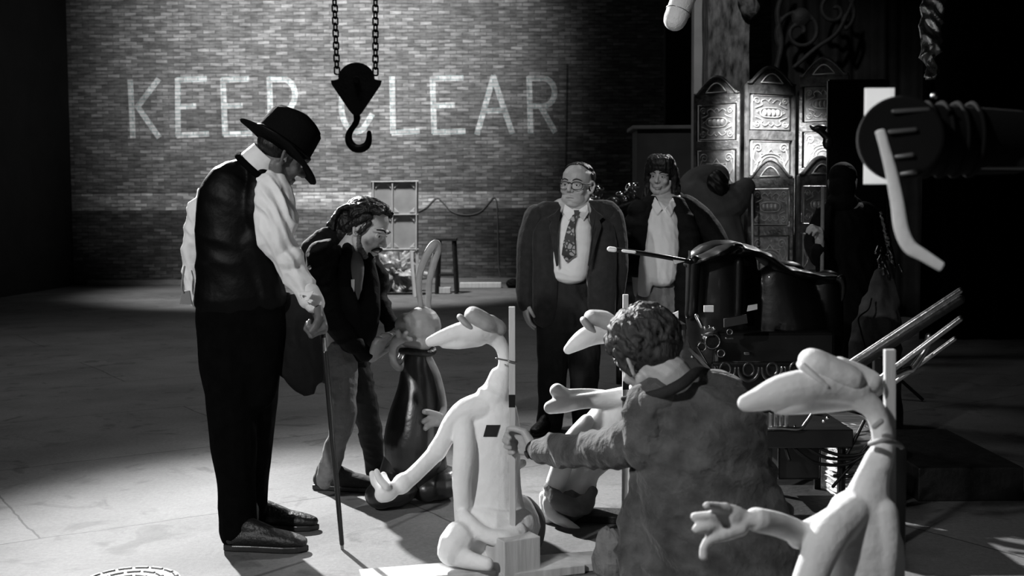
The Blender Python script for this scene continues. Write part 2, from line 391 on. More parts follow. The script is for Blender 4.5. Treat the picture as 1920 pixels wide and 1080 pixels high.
def floor_mat():
    m = bpy.data.materials.new('worn_concrete_floor'); m.use_nodes = True; nt = m.node_tree; N = nt.nodes; L = nt.links; b = N['Principled BSDF']
    tc = N.new('ShaderNodeTexCoord')
    n = N.new('ShaderNodeTexNoise'); n.inputs['Scale'].default_value = 0.9; n.inputs['Detail'].default_value = 10; n.inputs['Roughness'].default_value = 0.65; L.new(tc.outputs['Object'], n.inputs['Vector'])
    n2 = N.new('ShaderNodeTexNoise'); n2.inputs['Scale'].default_value = 45; n2.inputs['Detail'].default_value = 5; n2.inputs['Roughness'].default_value = 0.8; L.new(tc.outputs['Object'], n2.inputs['Vector'])
    r = N.new('ShaderNodeMapRange'); r.inputs['From Min'].default_value = 0.3; r.inputs['From Max'].default_value = 0.7; r.inputs['To Min'].default_value = 0.10; r.inputs['To Max'].default_value = 0.19; L.new(n.outputs[0], r.inputs['Value'])
    r2 = N.new('ShaderNodeMapRange'); r2.inputs['From Min'].default_value = 0.3; r2.inputs['From Max'].default_value = 0.7; r2.inputs['To Min'].default_value = 0.72; r2.inputs['To Max'].default_value = 1.2; L.new(n2.outputs[0], r2.inputs['Value'])
    mp = N.new('ShaderNodeMapping'); mp.inputs['Rotation'].default_value = (0, 0, R(-33)); mp.inputs['Location'].default_value = (0.55, 0.9, 0); L.new(tc.outputs['Object'], mp.inputs['Vector'])
    wn = N.new('ShaderNodeVectorMath'); wn.operation = 'ADD'; L.new(mp.outputs[0], wn.inputs[0])
    sc = N.new('ShaderNodeVectorMath'); sc.operation = 'SCALE'; sc.inputs['Scale'].default_value = 0.10; L.new(n.outputs[1], sc.inputs[0]); L.new(sc.outputs[0], wn.inputs[1])
    br = N.new('ShaderNodeTexBrick'); br.inputs['Scale'].default_value = 1; br.inputs['Brick Width'].default_value = 3.2; br.inputs['Row Height'].default_value = 1.55
    br.inputs['Mortar Size'].default_value = 0.006; br.inputs['Mortar Smooth'].default_value = 0.4
    br.inputs['Color1'].default_value = (0.92, 0.92, 0.92, 1); br.inputs['Color2'].default_value = (1.12, 1.12, 1.12, 1); br.inputs['Mortar'].default_value = (0.3, 0.3, 0.3, 1)
    L.new(wn.outputs[0], br.inputs['Vector'])
    # oil spots and cracks
    vo = N.new('ShaderNodeTexNoise'); vo.inputs['Scale'].default_value = 3.3; vo.inputs['Detail'].default_value = 9; vo.inputs['Distortion'].default_value = 1.5; L.new(tc.outputs['Object'], vo.inputs['Vector'])
    rv = N.new('ShaderNodeMapRange'); rv.inputs['From Min'].default_value = 0.30; rv.inputs['From Max'].default_value = 0.42; rv.inputs['To Min'].default_value = 0.55; rv.inputs['To Max'].default_value = 1.0; L.new(vo.outputs[0], rv.inputs['Value'])
    a = N.new('ShaderNodeMath'); a.operation = 'MULTIPLY'; L.new(r.outputs[0], a.inputs[0]); L.new(r2.outputs[0], a.inputs[1])
    c = N.new('ShaderNodeMath'); c.operation = 'MULTIPLY'; L.new(a.outputs[0], c.inputs[0]); L.new(rv.outputs[0], c.inputs[1])
    d = N.new('ShaderNodeVectorMath'); d.operation = 'SCALE'; L.new(br.outputs['Color'], d.inputs[0]); L.new(c.outputs[0], d.inputs['Scale'])
    L.new(d.outputs[0], b.inputs['Base Color']); b.inputs['Roughness'].default_value = 0.75; b.inputs['Specular IOR Level'].default_value = 0.3
    bp = N.new('ShaderNodeBump'); bp.inputs['Strength'].default_value = 0.25; bp.inputs['Distance'].default_value = 0.01; L.new(n2.outputs[0], bp.inputs['Height']); L.new(bp.outputs[0], b.inputs['Normal'])
    return m
fl = MB().box((-1.0, 10.5, -0.1), (22, 27, 0.2)).build('floor', floor_mat()); struct(fl)
M_darkwall = mat('dark_painted_wall', 0.012, 0.9, var=0.3, vscale=2)
cl = MB().box((-1.0, 10.5, 9.1), (22, 27, 0.2)).build('ceiling', M_darkwall); struct(cl)
wl = MB().box((-8.75, 10.5, 4.5), (0.2, 26, 9)).build('wall_left', M_darkwall); struct(wl)
wr = MB().box((9.0, 10.5, 4.5), (0.2, 26, 9)).build('wall_right', M_darkwall); struct(wr)
wf = MB().box((-1, -3.0, 4.5), (22, 0.2, 9)).build('wall_front', M_darkwall); struct(wf)
# pale timber at the foot of the brick wall, a conduit and the dark end of the wall
g = P(1063, 130, WY - 0.03)
co = MB().tube([P(1063, 120, WY - .04), P(1061, 300, WY - .04), P(1060, 420, WY - .04)], 0.007, sm=False, n=8).build('trim_1', M_iron, None, 0, True); struct(co, 'thin conduit running up the brick wall')
bb = MB().box(((wallpt(160, 530).x + wallpt(1290, 530).x) / 2, WY - 0.03, 0.05), (11.8, 0.06, 0.10)).build('baseboard_back', M_wood_g, None, 0.008); struct(bb)

# ------------------------------------------------------------------ right-hand background: dark backcloth, pillars
def cloth_sheet(name, x0, x1, y, z0, z1, amp, wl_, m, seed=0, ang=0.0):
    mb = MB(); nx, nz = int((x1 - x0) / 0.04), 24; vs = []; fs = []
    for side in (0, 1):
        for i in range(nx + 1):
            for j in range(nz + 1):
                x = x0 + (x1 - x0) * i / nx; z = z0 + (z1 - z0) * j / nz
                f = amp * (math.sin(x / wl_ * 6.28 + seed) + 0.5 * math.sin(x / wl_ * 2.7 * 6.28 + seed * 2 + z * .4)) + 0.05 * math.sin(z * 0.9 + x)
                vs.append((x, y + f + side * 0.012 + (x - x0) * ang, z))
    o = (nx + 1) * (nz + 1)
    for i in range(nx):
        for j in range(nz):
            a = i * (nz + 1) + j; b = a + nz + 1
            fs.append((a, b, b + 1, a + 1)); fs.append((o + a, o + a + 1, o + b + 1, o + b))
    for i in range(nx):
        a = i * (nz + 1); b = a + nz + 1; fs.append((a, o + a, o + b, b)); a += nz; b += nz; fs.append((a, b, o + b, o + a))
    for j in range(nz):
        a = j; fs.append((a, a + 1, o + a + 1, o + a)); a = nx * (nz + 1) + j; fs.append((a, o + a, o + a + 1, a + 1))
    mb.add(vs, fs)
    return recenter(mb.build(name, m, None, 0, True))
tag(cloth_sheet('stage_drape', 3.35, 8.6, 15.2, 0.0, 8.8, 0.09, 0.55, M_relief, 1), 'dark patterned cloth hanging behind the folding screen and pillar', 'curtain')
tag(cloth_sheet('stage_drape', 3.35, 8.6, 12.6, 0.0, 8.8, 0.08, 0.45, M_drape, 3), 'plain black drape added to keep the far right behind the lamp dark', 'curtain')  # put in to make the far right black
COL.objects['stage_drape.001'].location.x += 1.0
# scroll relief on the backcloth
def scroll(cx, cy, Y, r0, turns, sgn=1, start=0, n=40):
    pts = []
    for i in range(n):
        t = i / (n - 1); a = start + sgn * turns * 6.283 * t; r = r0 * (1 - 0.85 * t)
        pts.append(P(cx + r * math.cos(a), cy + r * math.sin(a), Y))
    return pts
rl = MB(); Yr = 14.7
rl.tube(scroll(1500, 60, Yr, 46, 1.6, 1, 2.5), 0.03, n=8); rl.tube(scroll(1565, 20, Yr, 40, 1.4, -1, 1.0), 0.03, n=8)
rl.tube([P(1455, 130, Yr), P(1465, 80, Yr), P(1458, 20, Yr), P(1480, -40, Yr)], 0.035, n=8)
rl.tube([P(1490, 125, Yr), P(1530, 90, Yr), P(1570, 60, Yr), P(1600, 0, Yr)], 0.03, n=8)
rl.ell(P(1502, 32, Yr), (0.12, 0.06, 0.12))
o = rl.organic('carved_scrollwork', mat('dark_carved_wood', 0.03, 0.6, var=0.4, vscale=8, bump=0.3), None, 0.012, 3); tag(recenter(o), 'dark carved scrollwork hanging high above the folding screen', 'carving')
# pale rough pillar and darker one beside it
pl = MB(); Yp = 13.0; s_ = S(Yp)
xa, xb = P(1322, 100, Yp).x, P(1398, 100, Yp).x
prof = []
for k in range(40):
    z0 = k * 0.225; w_ = (xb - xa) / 2 * (1 + 0.02 * math.sin(k * 1.7))
    prof.append((z0, w_))
for (z0, w_), (z1, w2) in zip(prof[:-1], prof[1:]):
    pl.add([((xa + xb) / 2 - w_, Yp - .2, z0), ((xa + xb) / 2 + w_, Yp - .2, z0), ((xa + xb) / 2 + w_, Yp + .2, z0), ((xa + xb) / 2 - w_, Yp + .2, z0),
            ((xa + xb) / 2 - w2, Yp - .2, z1), ((xa + xb) / 2 + w2, Yp - .2, z1), ((xa + xb) / 2 + w2, Yp + .2, z1), ((xa + xb) / 2 - w2, Yp + .2, z1)],
           [(0, 1, 5, 4), (1, 2, 6, 5), (2, 3, 7, 6), (3, 0, 4, 7)])
o = pl.build('stone_pillar', M_stone); tag(recenter(o), 'tall rough grey pillar rising behind the left leaf of the folding screen', 'pillar')
cap_ = MB(); cap_.tube([P(1398, 0, Yp - .25), P(1412, 18, Yp - .25), P(1408, 32, Yp - .25)], [0.09, 0.08, 0.03]); cap_.ell(P(1405, 12, Yp - .25), (.1, .08, .12)); cap_.organic('capital_ornament', M_stone, o, 0.012, 3)
o = MB().box(((P(1302, 0, 14.0).x + P(1322, 0, 14.0).x) / 2, 14.0, 4.4), (0.16, 0.2, 8.8)).build('timber_post', M_flat); tag(recenter(o), 'narrow grey timber upright just left of the rough pillar', 'post')
o = MB().box(((P(1252, 0, 22).x + P(1312, 0, 22).x) / 2, 22.0, 4.4), (0.7, 0.3, 8.8)).build('trim_2', M_darkwall); struct(o, 'black slab standing for the dark recess at the right end of the brick wall')  # solid slab, its black colour stands for the recess's darkness
# low box wall behind the two standing people
t = thing('packing_case', G(1240, 600) * 1.0, 'large dark case standing behind the long-haired person', 'case'); Yb = 15.5
t.location = (P(1240, 300, Yb).x, Yb, 0)
bx0, bx1 = P(1190, 300, Yb).x, P(1298, 300, Yb).x; zt = P(1240, 245, Yb).z
MB().box(((bx0 + bx1) / 2, Yb, zt / 2), (bx1 - bx0, 0.6, zt)).build('body', mat('dark_case_paint', 0.035, 0.8, var=0.3, vscale=3), t, 0.01)
MB().box(((bx0 + bx1) / 2, Yb - .02, zt + .02), (bx1 - bx0 + .14, 0.7, 0.05)).build('rim', mat('case_rim_paint', 0.10, 0.7, var=0.3, vscale=3), t, 0.01)

# ------------------------------------------------------------------ folding screen
M_SC = {}
def screen(leaves, Y0, label, px):
    t = thing('folding_screen', (P(px, 500, Y0).x, Y0, 0), label, 'screen', 'ornate folding screens')
    M_fr = mat('gilded_frame', 0.12, 0.4, metal=0.4, var=0.5, vscale=14, bump=0.5, bscale=30)
    M_pn = mat('embossed_panel_metal', 0.22, 0.38, metal=0.35, var=0.35, vscale=10, bump=0.4, bscale=24)
    M_em = mat('embossed_ornament_metal', 0.34, 0.4, metal=0.35, var=0.2, vscale=10)
    M_gilt = mat('bright_gilt_line', 0.8, 0.4, metal=0.2)
    for li, ((x0, x1), ytop, ya, yb) in enumerate(leaves):
        A = P(x0, ytop, ya); B = P(x1, ytop, yb); A.z = B.z = (A.z + B.z) / 2
        W = (B - A).length; u = (B - A).normalized(); n = Vector((u.y, -u.x, 0))   # towards the camera
        if n.y > 0: n = -n
        def q(a, z, off=0): return A.copy() * 0 + Vector((A.x, A.y, 0)) + u * (a * W) + Vector((0, 0, z)) + n * off
        ztop = A.z; fr = MB()
        rail = 0.035
        pan_h = 0.335; gap = 0.085
        rot = Matrix((u, -n, Vector((0, 0, 1)))).transposed()
        fr.box(q(0.03, ztop / 2), (0.03, 0.04, ztop), rot); fr.box(q(0.97, ztop / 2), (0.03, 0.04, ztop), rot)
        z = ztop; k = 0; pans = []
        while z > 0.2:
            fr.box(q(0.5, z - gap / 2), (W * 0.94, 0.04, gap), rot)
            z1 = z - gap; z0 = max(z1 - pan_h, 0.1); pans.append((z0, z1)); z = z0; k += 1
        fr.box(q(0.5, 0.06), (W * 0.94, 0.04, 0.10), rot)
        # arched crest
        arch = [q(0.0, ztop), q(0.08, ztop + .03)]
        for i in range(13):
            tt = i / 12; arch.append(q(0.14 + 0.72 * tt, ztop + 0.05 + 0.13 * math.sin(math.pi * tt)))
        arch += [q(0.92, ztop + .03), q(1.0, ztop)]
        fr.prism([p + n * 0.02 for p in arch], -n * 0.04)
        leaf = fr.build('leaf', M_fr, t, 0.004)
        cr = MB(); ap = [q(0.28 + 0.44 * i / 10, ztop + 0.02 + 0.085 * math.sin(math.pi * i / 10), 0.026) for i in range(11)]
        cr.tube(ap + [ap[0]], 0.0055, n=8, sm=False); cr.build('crest_moulding', M_gilt, leaf, 0, True)
        cr = MB(); cr.tube([q(0.02 + 0.96 * i / 16, ztop + 0.012 + 0.15 * max(0, math.sin(math.pi * (i / 16 - .06) / .88)) ** 1.1, 0.024) for i in range(17)], 0.010, n=8); cr.build('crest_edge', M_fr, leaf, 0, True)
        for pi, (z0, z1) in enumerate(pans):
            h = z1 - z0; zc = (z0 + z1) / 2
            MB().box(q(0.5, zc, 0.0), (W * 0.80, 0.02, h * 0.96), rot).build('panel', M_pn, leaf, 0.004)
            em = MB(); off = 0.012
            def c(a, b, r=off): return q(0.5 + a * 0.40, zc + b * h * 0.5, r)
            em.tube([c(-.95, -.92), c(.95, -.92), c(.95, .92), c(-.95, .92), c(-.95, -.92)], 0.005, n=6, sm=False)
            if pi % 2 == 0:
                lz = [c(.55 * math.copysign(abs(math.cos(a)) ** .6, math.cos(a)) , .26 * math.copysign(abs(math.sin(a)) ** .8, math.sin(a))) for a in [i * 6.2832 / 28 for i in range(29)]]
                em.tube(lz, 0.008, n=6, sm=False)
                for i in range(4): em.ell(c(-.33 + .22 * i, 0), (.026, .012, .034), None, 10)
                for sx in (-1, 1):
                    em.tube([c(.95 * sx * .75, 0), c(.6 * sx, .07), c(.6 * sx, -.07), c(.95 * sx * .75, 0)], .005, n=6, sm=False)
                    for sz in (-1, 1):
                        em.tube([c(sx * (.72 + .16 * (1 - i / 20) * math.cos(i * .55)), sz * (.62 + .2 * (1 - i / 20) * math.sin(i * .55))) for i in range(19)], .007, n=6)
                        em.tube([c(sx * .1, sz * .55), c(sx * .3, sz * .72), c(sx * .5, sz * .6), c(sx * .45, sz * .42), c(sx * .78, sz * .25)], .007, n=6)
                for sz in (-1, 1): em.tube([c(-.14, .6 * sz), c(0, .75 * sz), c(.14, .6 * sz)], .006, n=6)
            else:
                for r in (.28, .42, .56):
                    em.tube([c(r * 1.2 * math.cos(a), -.35 + r * 1.1 * math.sin(a)) for a in [i * math.pi / 14 for i in range(15)]], .007, n=6)
                st = []
                for i in range(9):
                    a = math.pi * i / 8; r = .95 if i % 2 == 0 else .66; st.append(c(r * .8 * math.cos(a), -.3 + r * .85 * math.sin(a)))
                em.tube(st, .007, n=6, sm=False)
                for sx in (-1, 1):
                    em.tube([c(sx * (.66 + .22 * (1 - i / 22) * math.cos(i * .5)), .55 + .26 * (1 - i / 22) * math.sin(i * .5)) for i in range(19)], .007, n=6)
                    em.tube([c(sx * .8, .4), c(sx * .88, 0), c(sx * .7, -.4), c(sx * .85, -.75)], .007, n=6)
            em.build('embossing', M_em, leaf, 0, True)
screen([((1302, 1388), 178, 11.05, 10.85), ((1398, 1490), 160, 10.9, 11.15), ((1500, 1592), 143, 11.1, 10.9)], 11.0, 'taller ornate folding screen of three leaves with embossed metal panels and arched tops', 1430)
screen([((1404, 1488), 335, 10.62, 10.42), ((1496, 1580), 330, 10.45, 10.62)], 10.5, 'lower ornate folding screen standing in front of the taller one', 1490)

# ------------------------------------------------------------------ hook block on chains
def chain_hook():
    Y = 12.0
    t = thing('hook_block', P(668, 170, Y), 'black crane hook block hanging on two chains in front of the lettering', 'crane hook')
    c = P(668, 165, Y); k = 1 / S(Y)
    def q(dx, dy, off=0): return P(668 + dx, 165 + dy, Y + off)
    cheek = [(-48, -14), (-40, -15), (-34, -17), (-33, -24)] + [(36 * math.cos(R(a)), -12 + 36 * math.sin(R(a))) for a in range(-165, -10, 12)] + [(33, -24), (34, -17), (40, -15), (47, -14), (45, -6), (10, 46), (4, 52), (-4, 52), (-12, 44), (-46, -6)]
    for off in (-0.09, 0.05):
        MB().prism([q(x, y, off) for x, y in cheek], (0, 0.04, 0)).build('cheek_plate', M_iron, t, 0.006)
    MB().cyl(q(0, -12, -0.05), q(0, -12, 0.05), 33 * k, n=32).build('sheave', M_iron, t, 0.004, False)
    MB().cyl(q(0, -16, -0.12), q(0, -16, 0.12), 6 * k, n=16).build('axle', M_iron, t, 0.003)
    mb = MB(); mb.tube([q(0, 40), q(1, 60), q(-3, 68)], [7 * k, 6 * k, 5.5 * k])
    mb.tube([q(3, 56), q(0, 66), q(-8, 76), q(-14, 88), q(-13, 101), q(-4, 112), q(9, 113.5), q(20, 107), q(24, 95), q(24, 84)],
            [5 * k, 5 * k, 5.5 * k, 6.5 * k, 7.5 * k, 8 * k, 8 * k, 7.2 * k, 5.8 * k, 4.6 * k], n=16)
    mb.organic('hook', M_iron, t, 0.008, 3)
    for (x0, y0, x1, y1) in ((625, -60, 632, 138), (704, -60, 704, 140)):
        mb = MB(); a = P(x0, y0, Y); b = P(x1, y1, Y); n = 17; d = (b - a)
        for i in range(n):
            cc = a + d * ((i + .5) / n); ln = d.length / n * 0.64; up = d.normalized()
            side = Vector((1, 0, 0)) if i % 2 == 0 else Vector((0, 1, 0))
            side = (side * 0.9 + (Vector((0, 1, 0)) if i % 2 == 0 else Vector((1, 0, 0))) * 0.45).normalized()
            lp = [cc + up * (ln * math.sin(th)) + side * (0.026 * (1 if abs(math.cos(th)) > .1 else math.cos(th) * 10) * (1 if math.cos(th) > 0 else -1) * min(1, abs(math.cos(th)) * 1.6)) for th in [j * 6.2832 / 14 for j in range(15)]]
            mb.tube(lp, 0.0085, n=8, sm=False, caps=False)
        mb.build('chain', M_iron, t, 0, True)
chain_hook()

# boom microphone
Ym = 5.4
t = thing('boom_microphone', P(1262, 50, Ym), 'grey zeppelin-shaped boom microphone dipping into the top of the view', 'microphone')
mb = MB(); mb.L([(1266, 36, Ym, 22), (1288, -20, Ym, 23), (1312, -80, Ym + .05, 23)], n=28); mb.organic('windshield', M_blimp, t, 0.006, 4)
mb = MB()
for f in (0.12, 0.55):
    c0 = P(1266 + 46 * f, 36 - 116 * f, Ym); d_ = (P(1312, -80, Ym + .05) - P(1266, 36, Ym)).normalized()
    uu = d_.cross(Vector((0, 1, 0))).normalized(); vv = d_.cross(uu)
    mb.tube([c0 + (uu * math.cos(a) + vv * math.sin(a)) * (23.6 / S(Ym)) for a in [i * .2618 for i in range(25)]], 0.0018, n=6, sm=False)
mb.build('seam', M_steel, t, 0, True)
MB().tube([P(1306, -70, Ym), P(1330, -200, Ym + .3), P(1420, -420, Ym - .8)], 0.014, n=10).build('boom_pole', M_blackm, t, 0, True)

# ------------------------------------------------------------------ things along the brick wall
# set door panel on a trestle
Yd = 19.8
t = thing('set_door', (P(740, 470, Yd).x, Yd, 0), 'pale-framed panelled door flat standing against the brick wall', 'door panel')
def Q(x, y, o=0): return P(x, y, Yd + o)
MB().prism([Q(696, 340), Q(784, 338), Q(784, 470), Q(696, 472)], (0, 0.04, 0)).build('board', M_flat, t)
fr = MB()
for a, b, wd in (((700, 340), (700, 470), 9), ((736, 344), (736, 468), 7), ((781, 338), (781, 470), 9), ((696, 341), (785, 340), 9), ((696, 403), (785, 402), 8), ((696, 468), (785, 467), 8)):
    fr.bar(Q(*a, -.008), Q(*b, -.008), wd / S(Yd), 0.02)
for cx0, cx1, cy0, cy1 in ((704, 733, 345, 398), (739, 777, 345, 398), (704, 733, 407, 464), (739, 777, 407, 464)):
    for x, y, sx, sy in ((cx0, cy0, 1, 1), (cx1, cy0, -1, 1), (cx0, cy1, 1, -1), (cx1, cy1, -1, -1)):
        fr.prism([Q(x, y, -.017), Q(x + 9 * sx, y, -.017), Q(x, y + 9 * sy, -.017)], (0, .016, 0))
fr.build('frame', M_flat_f, t, 0.005)
lg = MB(); zb = 0
for x in (702, 782):
    a = Q(x, 470); MB().bar(a, (a.x, Yd, 0.0), 0.05).build('leg', M_flat_f, t)
a = Q(771, 470, -.25); MB().bar(a, (a.x + .06, Yd - .4, 0.0), 0.045).build('prop_leg', M_wood_p, t)
# trestle stool
def stool(px0, px1, ytop, Y, label):
    xa, xb = P(px0, ytop, Y).x, P(px1, ytop, Y).x; zt = P(px0, ytop, Y).z
    t = thing('trestle_stool', ((xa + xb) / 2, Y, 0), label, 'stool')
    MB().box(((xa + xb) / 2, Y, zt), (xb - xa, 0.34, 0.05)).build('seat', M_wood_d, t, 0.006)
    for sx in (-1, 1):
        for sy in (-1, 1):
            xx = xa + .04 if sx < 0 else xb - .04
            MB().bar((xx - sx * .01, Y + sy * .12, zt), (xx + sx * .03, Y + sy * .16, 0), 0.05).build('leg', M_wood_d, t)
    MB().bar((xa, Y - .14, zt * .35), (xb, Y - .14, zt * .35), 0.03, .04).build('stretcher', M_wood_d, t)
stool(818, 857, 449, 20.3, 'tall black wooden stool against the brick wall, right of the door flat')
o = MB().box((P(832, 527, 20.3).x, 20.25, 0.06), (0.24, 0.2, 0.1)).build('small_box', M_wood_p, None, .006); tag(recenter(o), 'small pale box on the floor under the black stool', 'box')
# crumpled sheeting
def crumple(name, c, r, m, amp=.35, seed=0, n=48, fr=3.0):
    mb = MB(); mb.ell(c, r, None, n); vs = []
    C = Vector(c)
    for v in mb.v:
        p = Vector(v) - C
        h = noise.noise(p * fr / max(r) + Vector((seed, 0, 0))) + .6 * abs(noise.noise(p * fr * 2.6 / max(r) + Vector((0, seed, 0)))) - .2
        p *= 1 + amp * h
        if (C + p).z < 0.003: p.z = 0.003 - C.z
        vs.append(tuple(C + p))
    mb.v = vs
    return mb.build(name, m)
c = P(742, 500, 20.9); o = crumple('plastic_sheeting', (c.x, 20.9, .34), (.42, .3, .36), M_plastic, .7, 3, 56, 4); tag(recenter(o), 'heap of crumpled clear plastic sheeting below the door flat', 'plastic sheet')
# festooned cable on wall
mb = MB(); mb.tube([wallpt(x, y, .03) for x, y in ((785, 396), (800, 388), (818, 371), (830, 379), (848, 397), (875, 403), (900, 397), (918, 378), (926, 370), (931, 380), (933, 420), (935, 500), (940, 522))], 0.010, n=8)
o = mb.build('wall_cable', mat('grey_cable', 0.14, .6), None, 0, True); tag(recenter(o), 'thin pale cable looped along the brick wall', 'cable')
# long pipe on floor near the wall
a = P(862, 521, 21.8); b = P(940, 519, 21.8)
mb = MB(); mb.box(((a.x + b.x) / 2, 21.8, .05), (b.x - a.x, .2, .1)); o = mb.build('timber_plank', M_wood_p, None, .01); tag(recenter(o), 'pale timber plank lying at the foot of the brick wall', 'plank')
a = G(962, 540); o = crumple('sandbag', (a.x, a.y, .08), (.13, .1, .09), M_blackc, .2, 2, 24); tag(recenter(o), 'small black sandbag on the floor left of the suited man', 'sandbag')

# manhole grate at bottom left
gc = G(243, 1092); t = thing('drain_cover', (gc.x, gc.y, 0), 'round cast iron drain cover set in the floor', 'drain cover')
MB().cyl((gc.x, gc.y, -.01), (gc.x, gc.y, .004), .185, n=48).build('plate', M_iron, t)
mb = MB(); Mg = mat('worn_iron_rib', 0.28, .6, var=.3, vscale=20)
for rr in (.17, .12, .07):
    for i in range(int(rr * 100)):
        a0 = i / int(rr * 100) * 6.283; a1 = a0 + 4.4 / int(rr * 100)
        mb.tube([(gc.x + rr * math.cos(a), gc.y + rr * math.sin(a), .006) for a in [a0 + (a1 - a0) * j / 4 for j in range(5)]], .008, .5, (0, 0, 1), 6)
mb.build('ribs', Mg, t, 0, True)
# ================================================================== FIGURES
def frame(fwd, up=(0, 0, 1)):
    f = Vector(fwd).normalized(); u = Vector(up); u = (u - f * u.dot(f)).normalized(); r = f.cross(u)
    return r, f, u
class Head:
    """head in its own frame: r = subject's right, f = forward, u = up; c = centre of the head (between ears, eye height)"""
    def __init__(s, c, fwd, up, k=1.0, wide=1.0):
        s.c = Vector(c); s.r, s.f, s.u = frame(fwd, up); s.k = k; s.wd = wide
        s.rot = Matrix((s.r, s.f, s.u)).transposed()
    def q(s, r, f, u): return s.c + (s.r * r * s.wd + s.f * f + s.u * u) * s.k
    def ell(s, mb, c, rad, n=20): mb.ell(s.q(*c), [rad[0] * s.k * s.wd, rad[1] * s.k, rad[2] * s.k], s.rot, n)
    def skin(s, mb, neck=True):
        k = s.k
        s.ell(mb, (0, -.012, .045), (.076, .096, .082)); s.ell(mb, (0, .03, -.02), (.062, .062, .085))
        s.ell(mb, (0, .012, -.055), (.060, .062, .055))
        s.ell(mb, (0, .066, -.100), (.027, .026, .022))
        for sx in (-1, 1):
            mb.tube([s.q(.058 * sx, .0, -.05), s.q(.048 * sx, .03, -.085), s.q(.015 * sx, .066, -.105)], [.018 * k, .018 * k, .018 * k])
            mb.ell(s.q(.043 * sx, .058, -.028), .021 * k)
            mb.tube([s.q(.010 * sx, .086, .026), s.q(.032 * sx, .082, .030), s.q(.052 * sx, .062, .020)], [.010 * k, .010 * k, .009 * k])
            # ear: rim and lobe
            mb.tube([s.q(.070 * sx, .004, -.028), s.q(.080 * sx, -.004, -.034), s.q(.086 * sx, -.016, -.010), s.q(.088 * sx, -.020, .014), s.q(.082 * sx, -.006, .030), s.q(.074 * sx, .006, .018)],
                    [.006 * k, .0065 * k, .006 * k, .006 * k, .006 * k, .005 * k])
            mb.ell(s.q(.076 * sx, -.008, .0), [.006 * k, .014 * k, .022 * k], s.rot)
            mb.ell(s.q(.012 * sx, .096, -.030), .009 * k)
        mb.tube([s.q(0, .082, .022), s.q(0, .098, -.004), s.q(0, .110, -.024)], [.009 * k, .010 * k, .0125 * k])
        mb.tube([s.q(-.024, .083, -.064), s.q(0, .093, -.060), s.q(.024, .083, -.064)], [.005 * k, .0075 * k, .005 * k])
        mb.tube([s.q(-.020, .082, -.073), s.q(0, .091, -.075), s.q(.020, .082, -.073)], [.005 * k, .008 * k, .005 * k])
    def details(s, parent, brow=None, lips=True):
        k = s.k
        for sx in (-1, 1):
            e = MB().ell(s.q(.031 * sx, .073, .003), .0125 * k, None, 16).build('eye', M_eye, parent, 0, True)
            MB().ell(s.q(.031 * sx, .0815, .003), .0062 * k, None, 12).build('iris', M_iris, e, 0, True)
            MB().tube([s.q(.019 * sx, .083, .007), s.q(.031 * sx, .0885, .0135), s.q(.044 * sx, .078, .006)], .0024 * k, n=8).build('eyelid', M_skin, parent, 0, True)
            if brow:
                MB().tube([s.q(.014 * sx, .096, .029), s.q(.032 * sx, .0925, .036), s.q(.053 * sx, .072, .027)], [.0035 * k, .0045 * k, .003 * k], n=8).build('eyebrow', brow, parent, 0, True)
        if lips:
            MB().tube([s.q(-.021, .087, -.0685), s.q(0, .0975, -.068), s.q(.021, .087, -.0685)], .003 * k, n=8).build('lips', M_lip, parent, 0, True)

def hand(mb, wrist, d, n, thumb=1, curl=(.35, .5, .4), k=1.0, spread=.10, tcurl=.35, curls=None, thumb_out=.9, fat=1.0):
    """palm, four fingers of their own lengths and a thumb from the side of the palm. d fingers, n palm facing, thumb +1/-1 side"""
    d = Vector(d).normalized(); n = Vector(n); n = (n - d * n.dot(d)).normalized(); sd = d.cross(n) * thumb
    wrist = Vector(wrist)
    lens = [(.043, .026, .021), (.047, .030, .022), (.043, .028, .021), (.034, .021, .018)]
    mb.tube([wrist, wrist + d * .05 * k - n * .003, wrist + d * .088 * k], [.027 * k * fat, .036 * k * fat, .037 * k * fat], .42, n)
    for i in range(4):
        off = (1.5 - i) * .0205 * k
        kn = wrist + d * (.092 - .004 * abs(i - 1) - (.006 if i == 3 else 0)) * k + sd * off
        mb.tube([wrist + d * .02 * k + sd * off * .5, kn], [.013 * k, .0118 * k * fat])
        cu = curls[i] if curls else curl
        dd = (d + sd * (1.5 - i) * spread).normalized(); p = kn; a = 0; pts = [kn]; nn = (n - dd * n.dot(dd)).normalized()
        for L_, c_ in zip(lens[i], cu):
            a += c_; v = dd * math.cos(a) + nn * math.sin(a); p = p + v * L_ * k; pts.append(p)
        mb.tube(pts, [.0105 * k * fat, .0100 * k * fat, .0090 * k * fat, .0074 * k * fat], sm=False, n=12)
        for q_, r_ in zip(pts[1:-1], (.0102, .0092)): mb.ell(q_, r_ * k * fat, None, 12)
    b = wrist + d * .022 * k + sd * .020 * k
    v1 = (d * .75 + sd * thumb_out + n * .25).normalized(); p1 = b + v1 * .042 * k
    v2 = (d * (.9) + sd * thumb_out * (1 - tcurl) * .7 + n * tcurl).normalized(); p2 = p1 + v2 * .032 * k
    v3 = (d * 1.0 + sd * thumb_out * (1 - 2 * tcurl) * .5 + n * tcurl * 1.6).normalized(); p3 = p2 + v3 * .024 * k
    mb.tube([b, p1, p2, p3], [.0165 * k * fat, .0125 * k * fat, .011 * k * fat, .0085 * k * fat], sm=False, n=12)

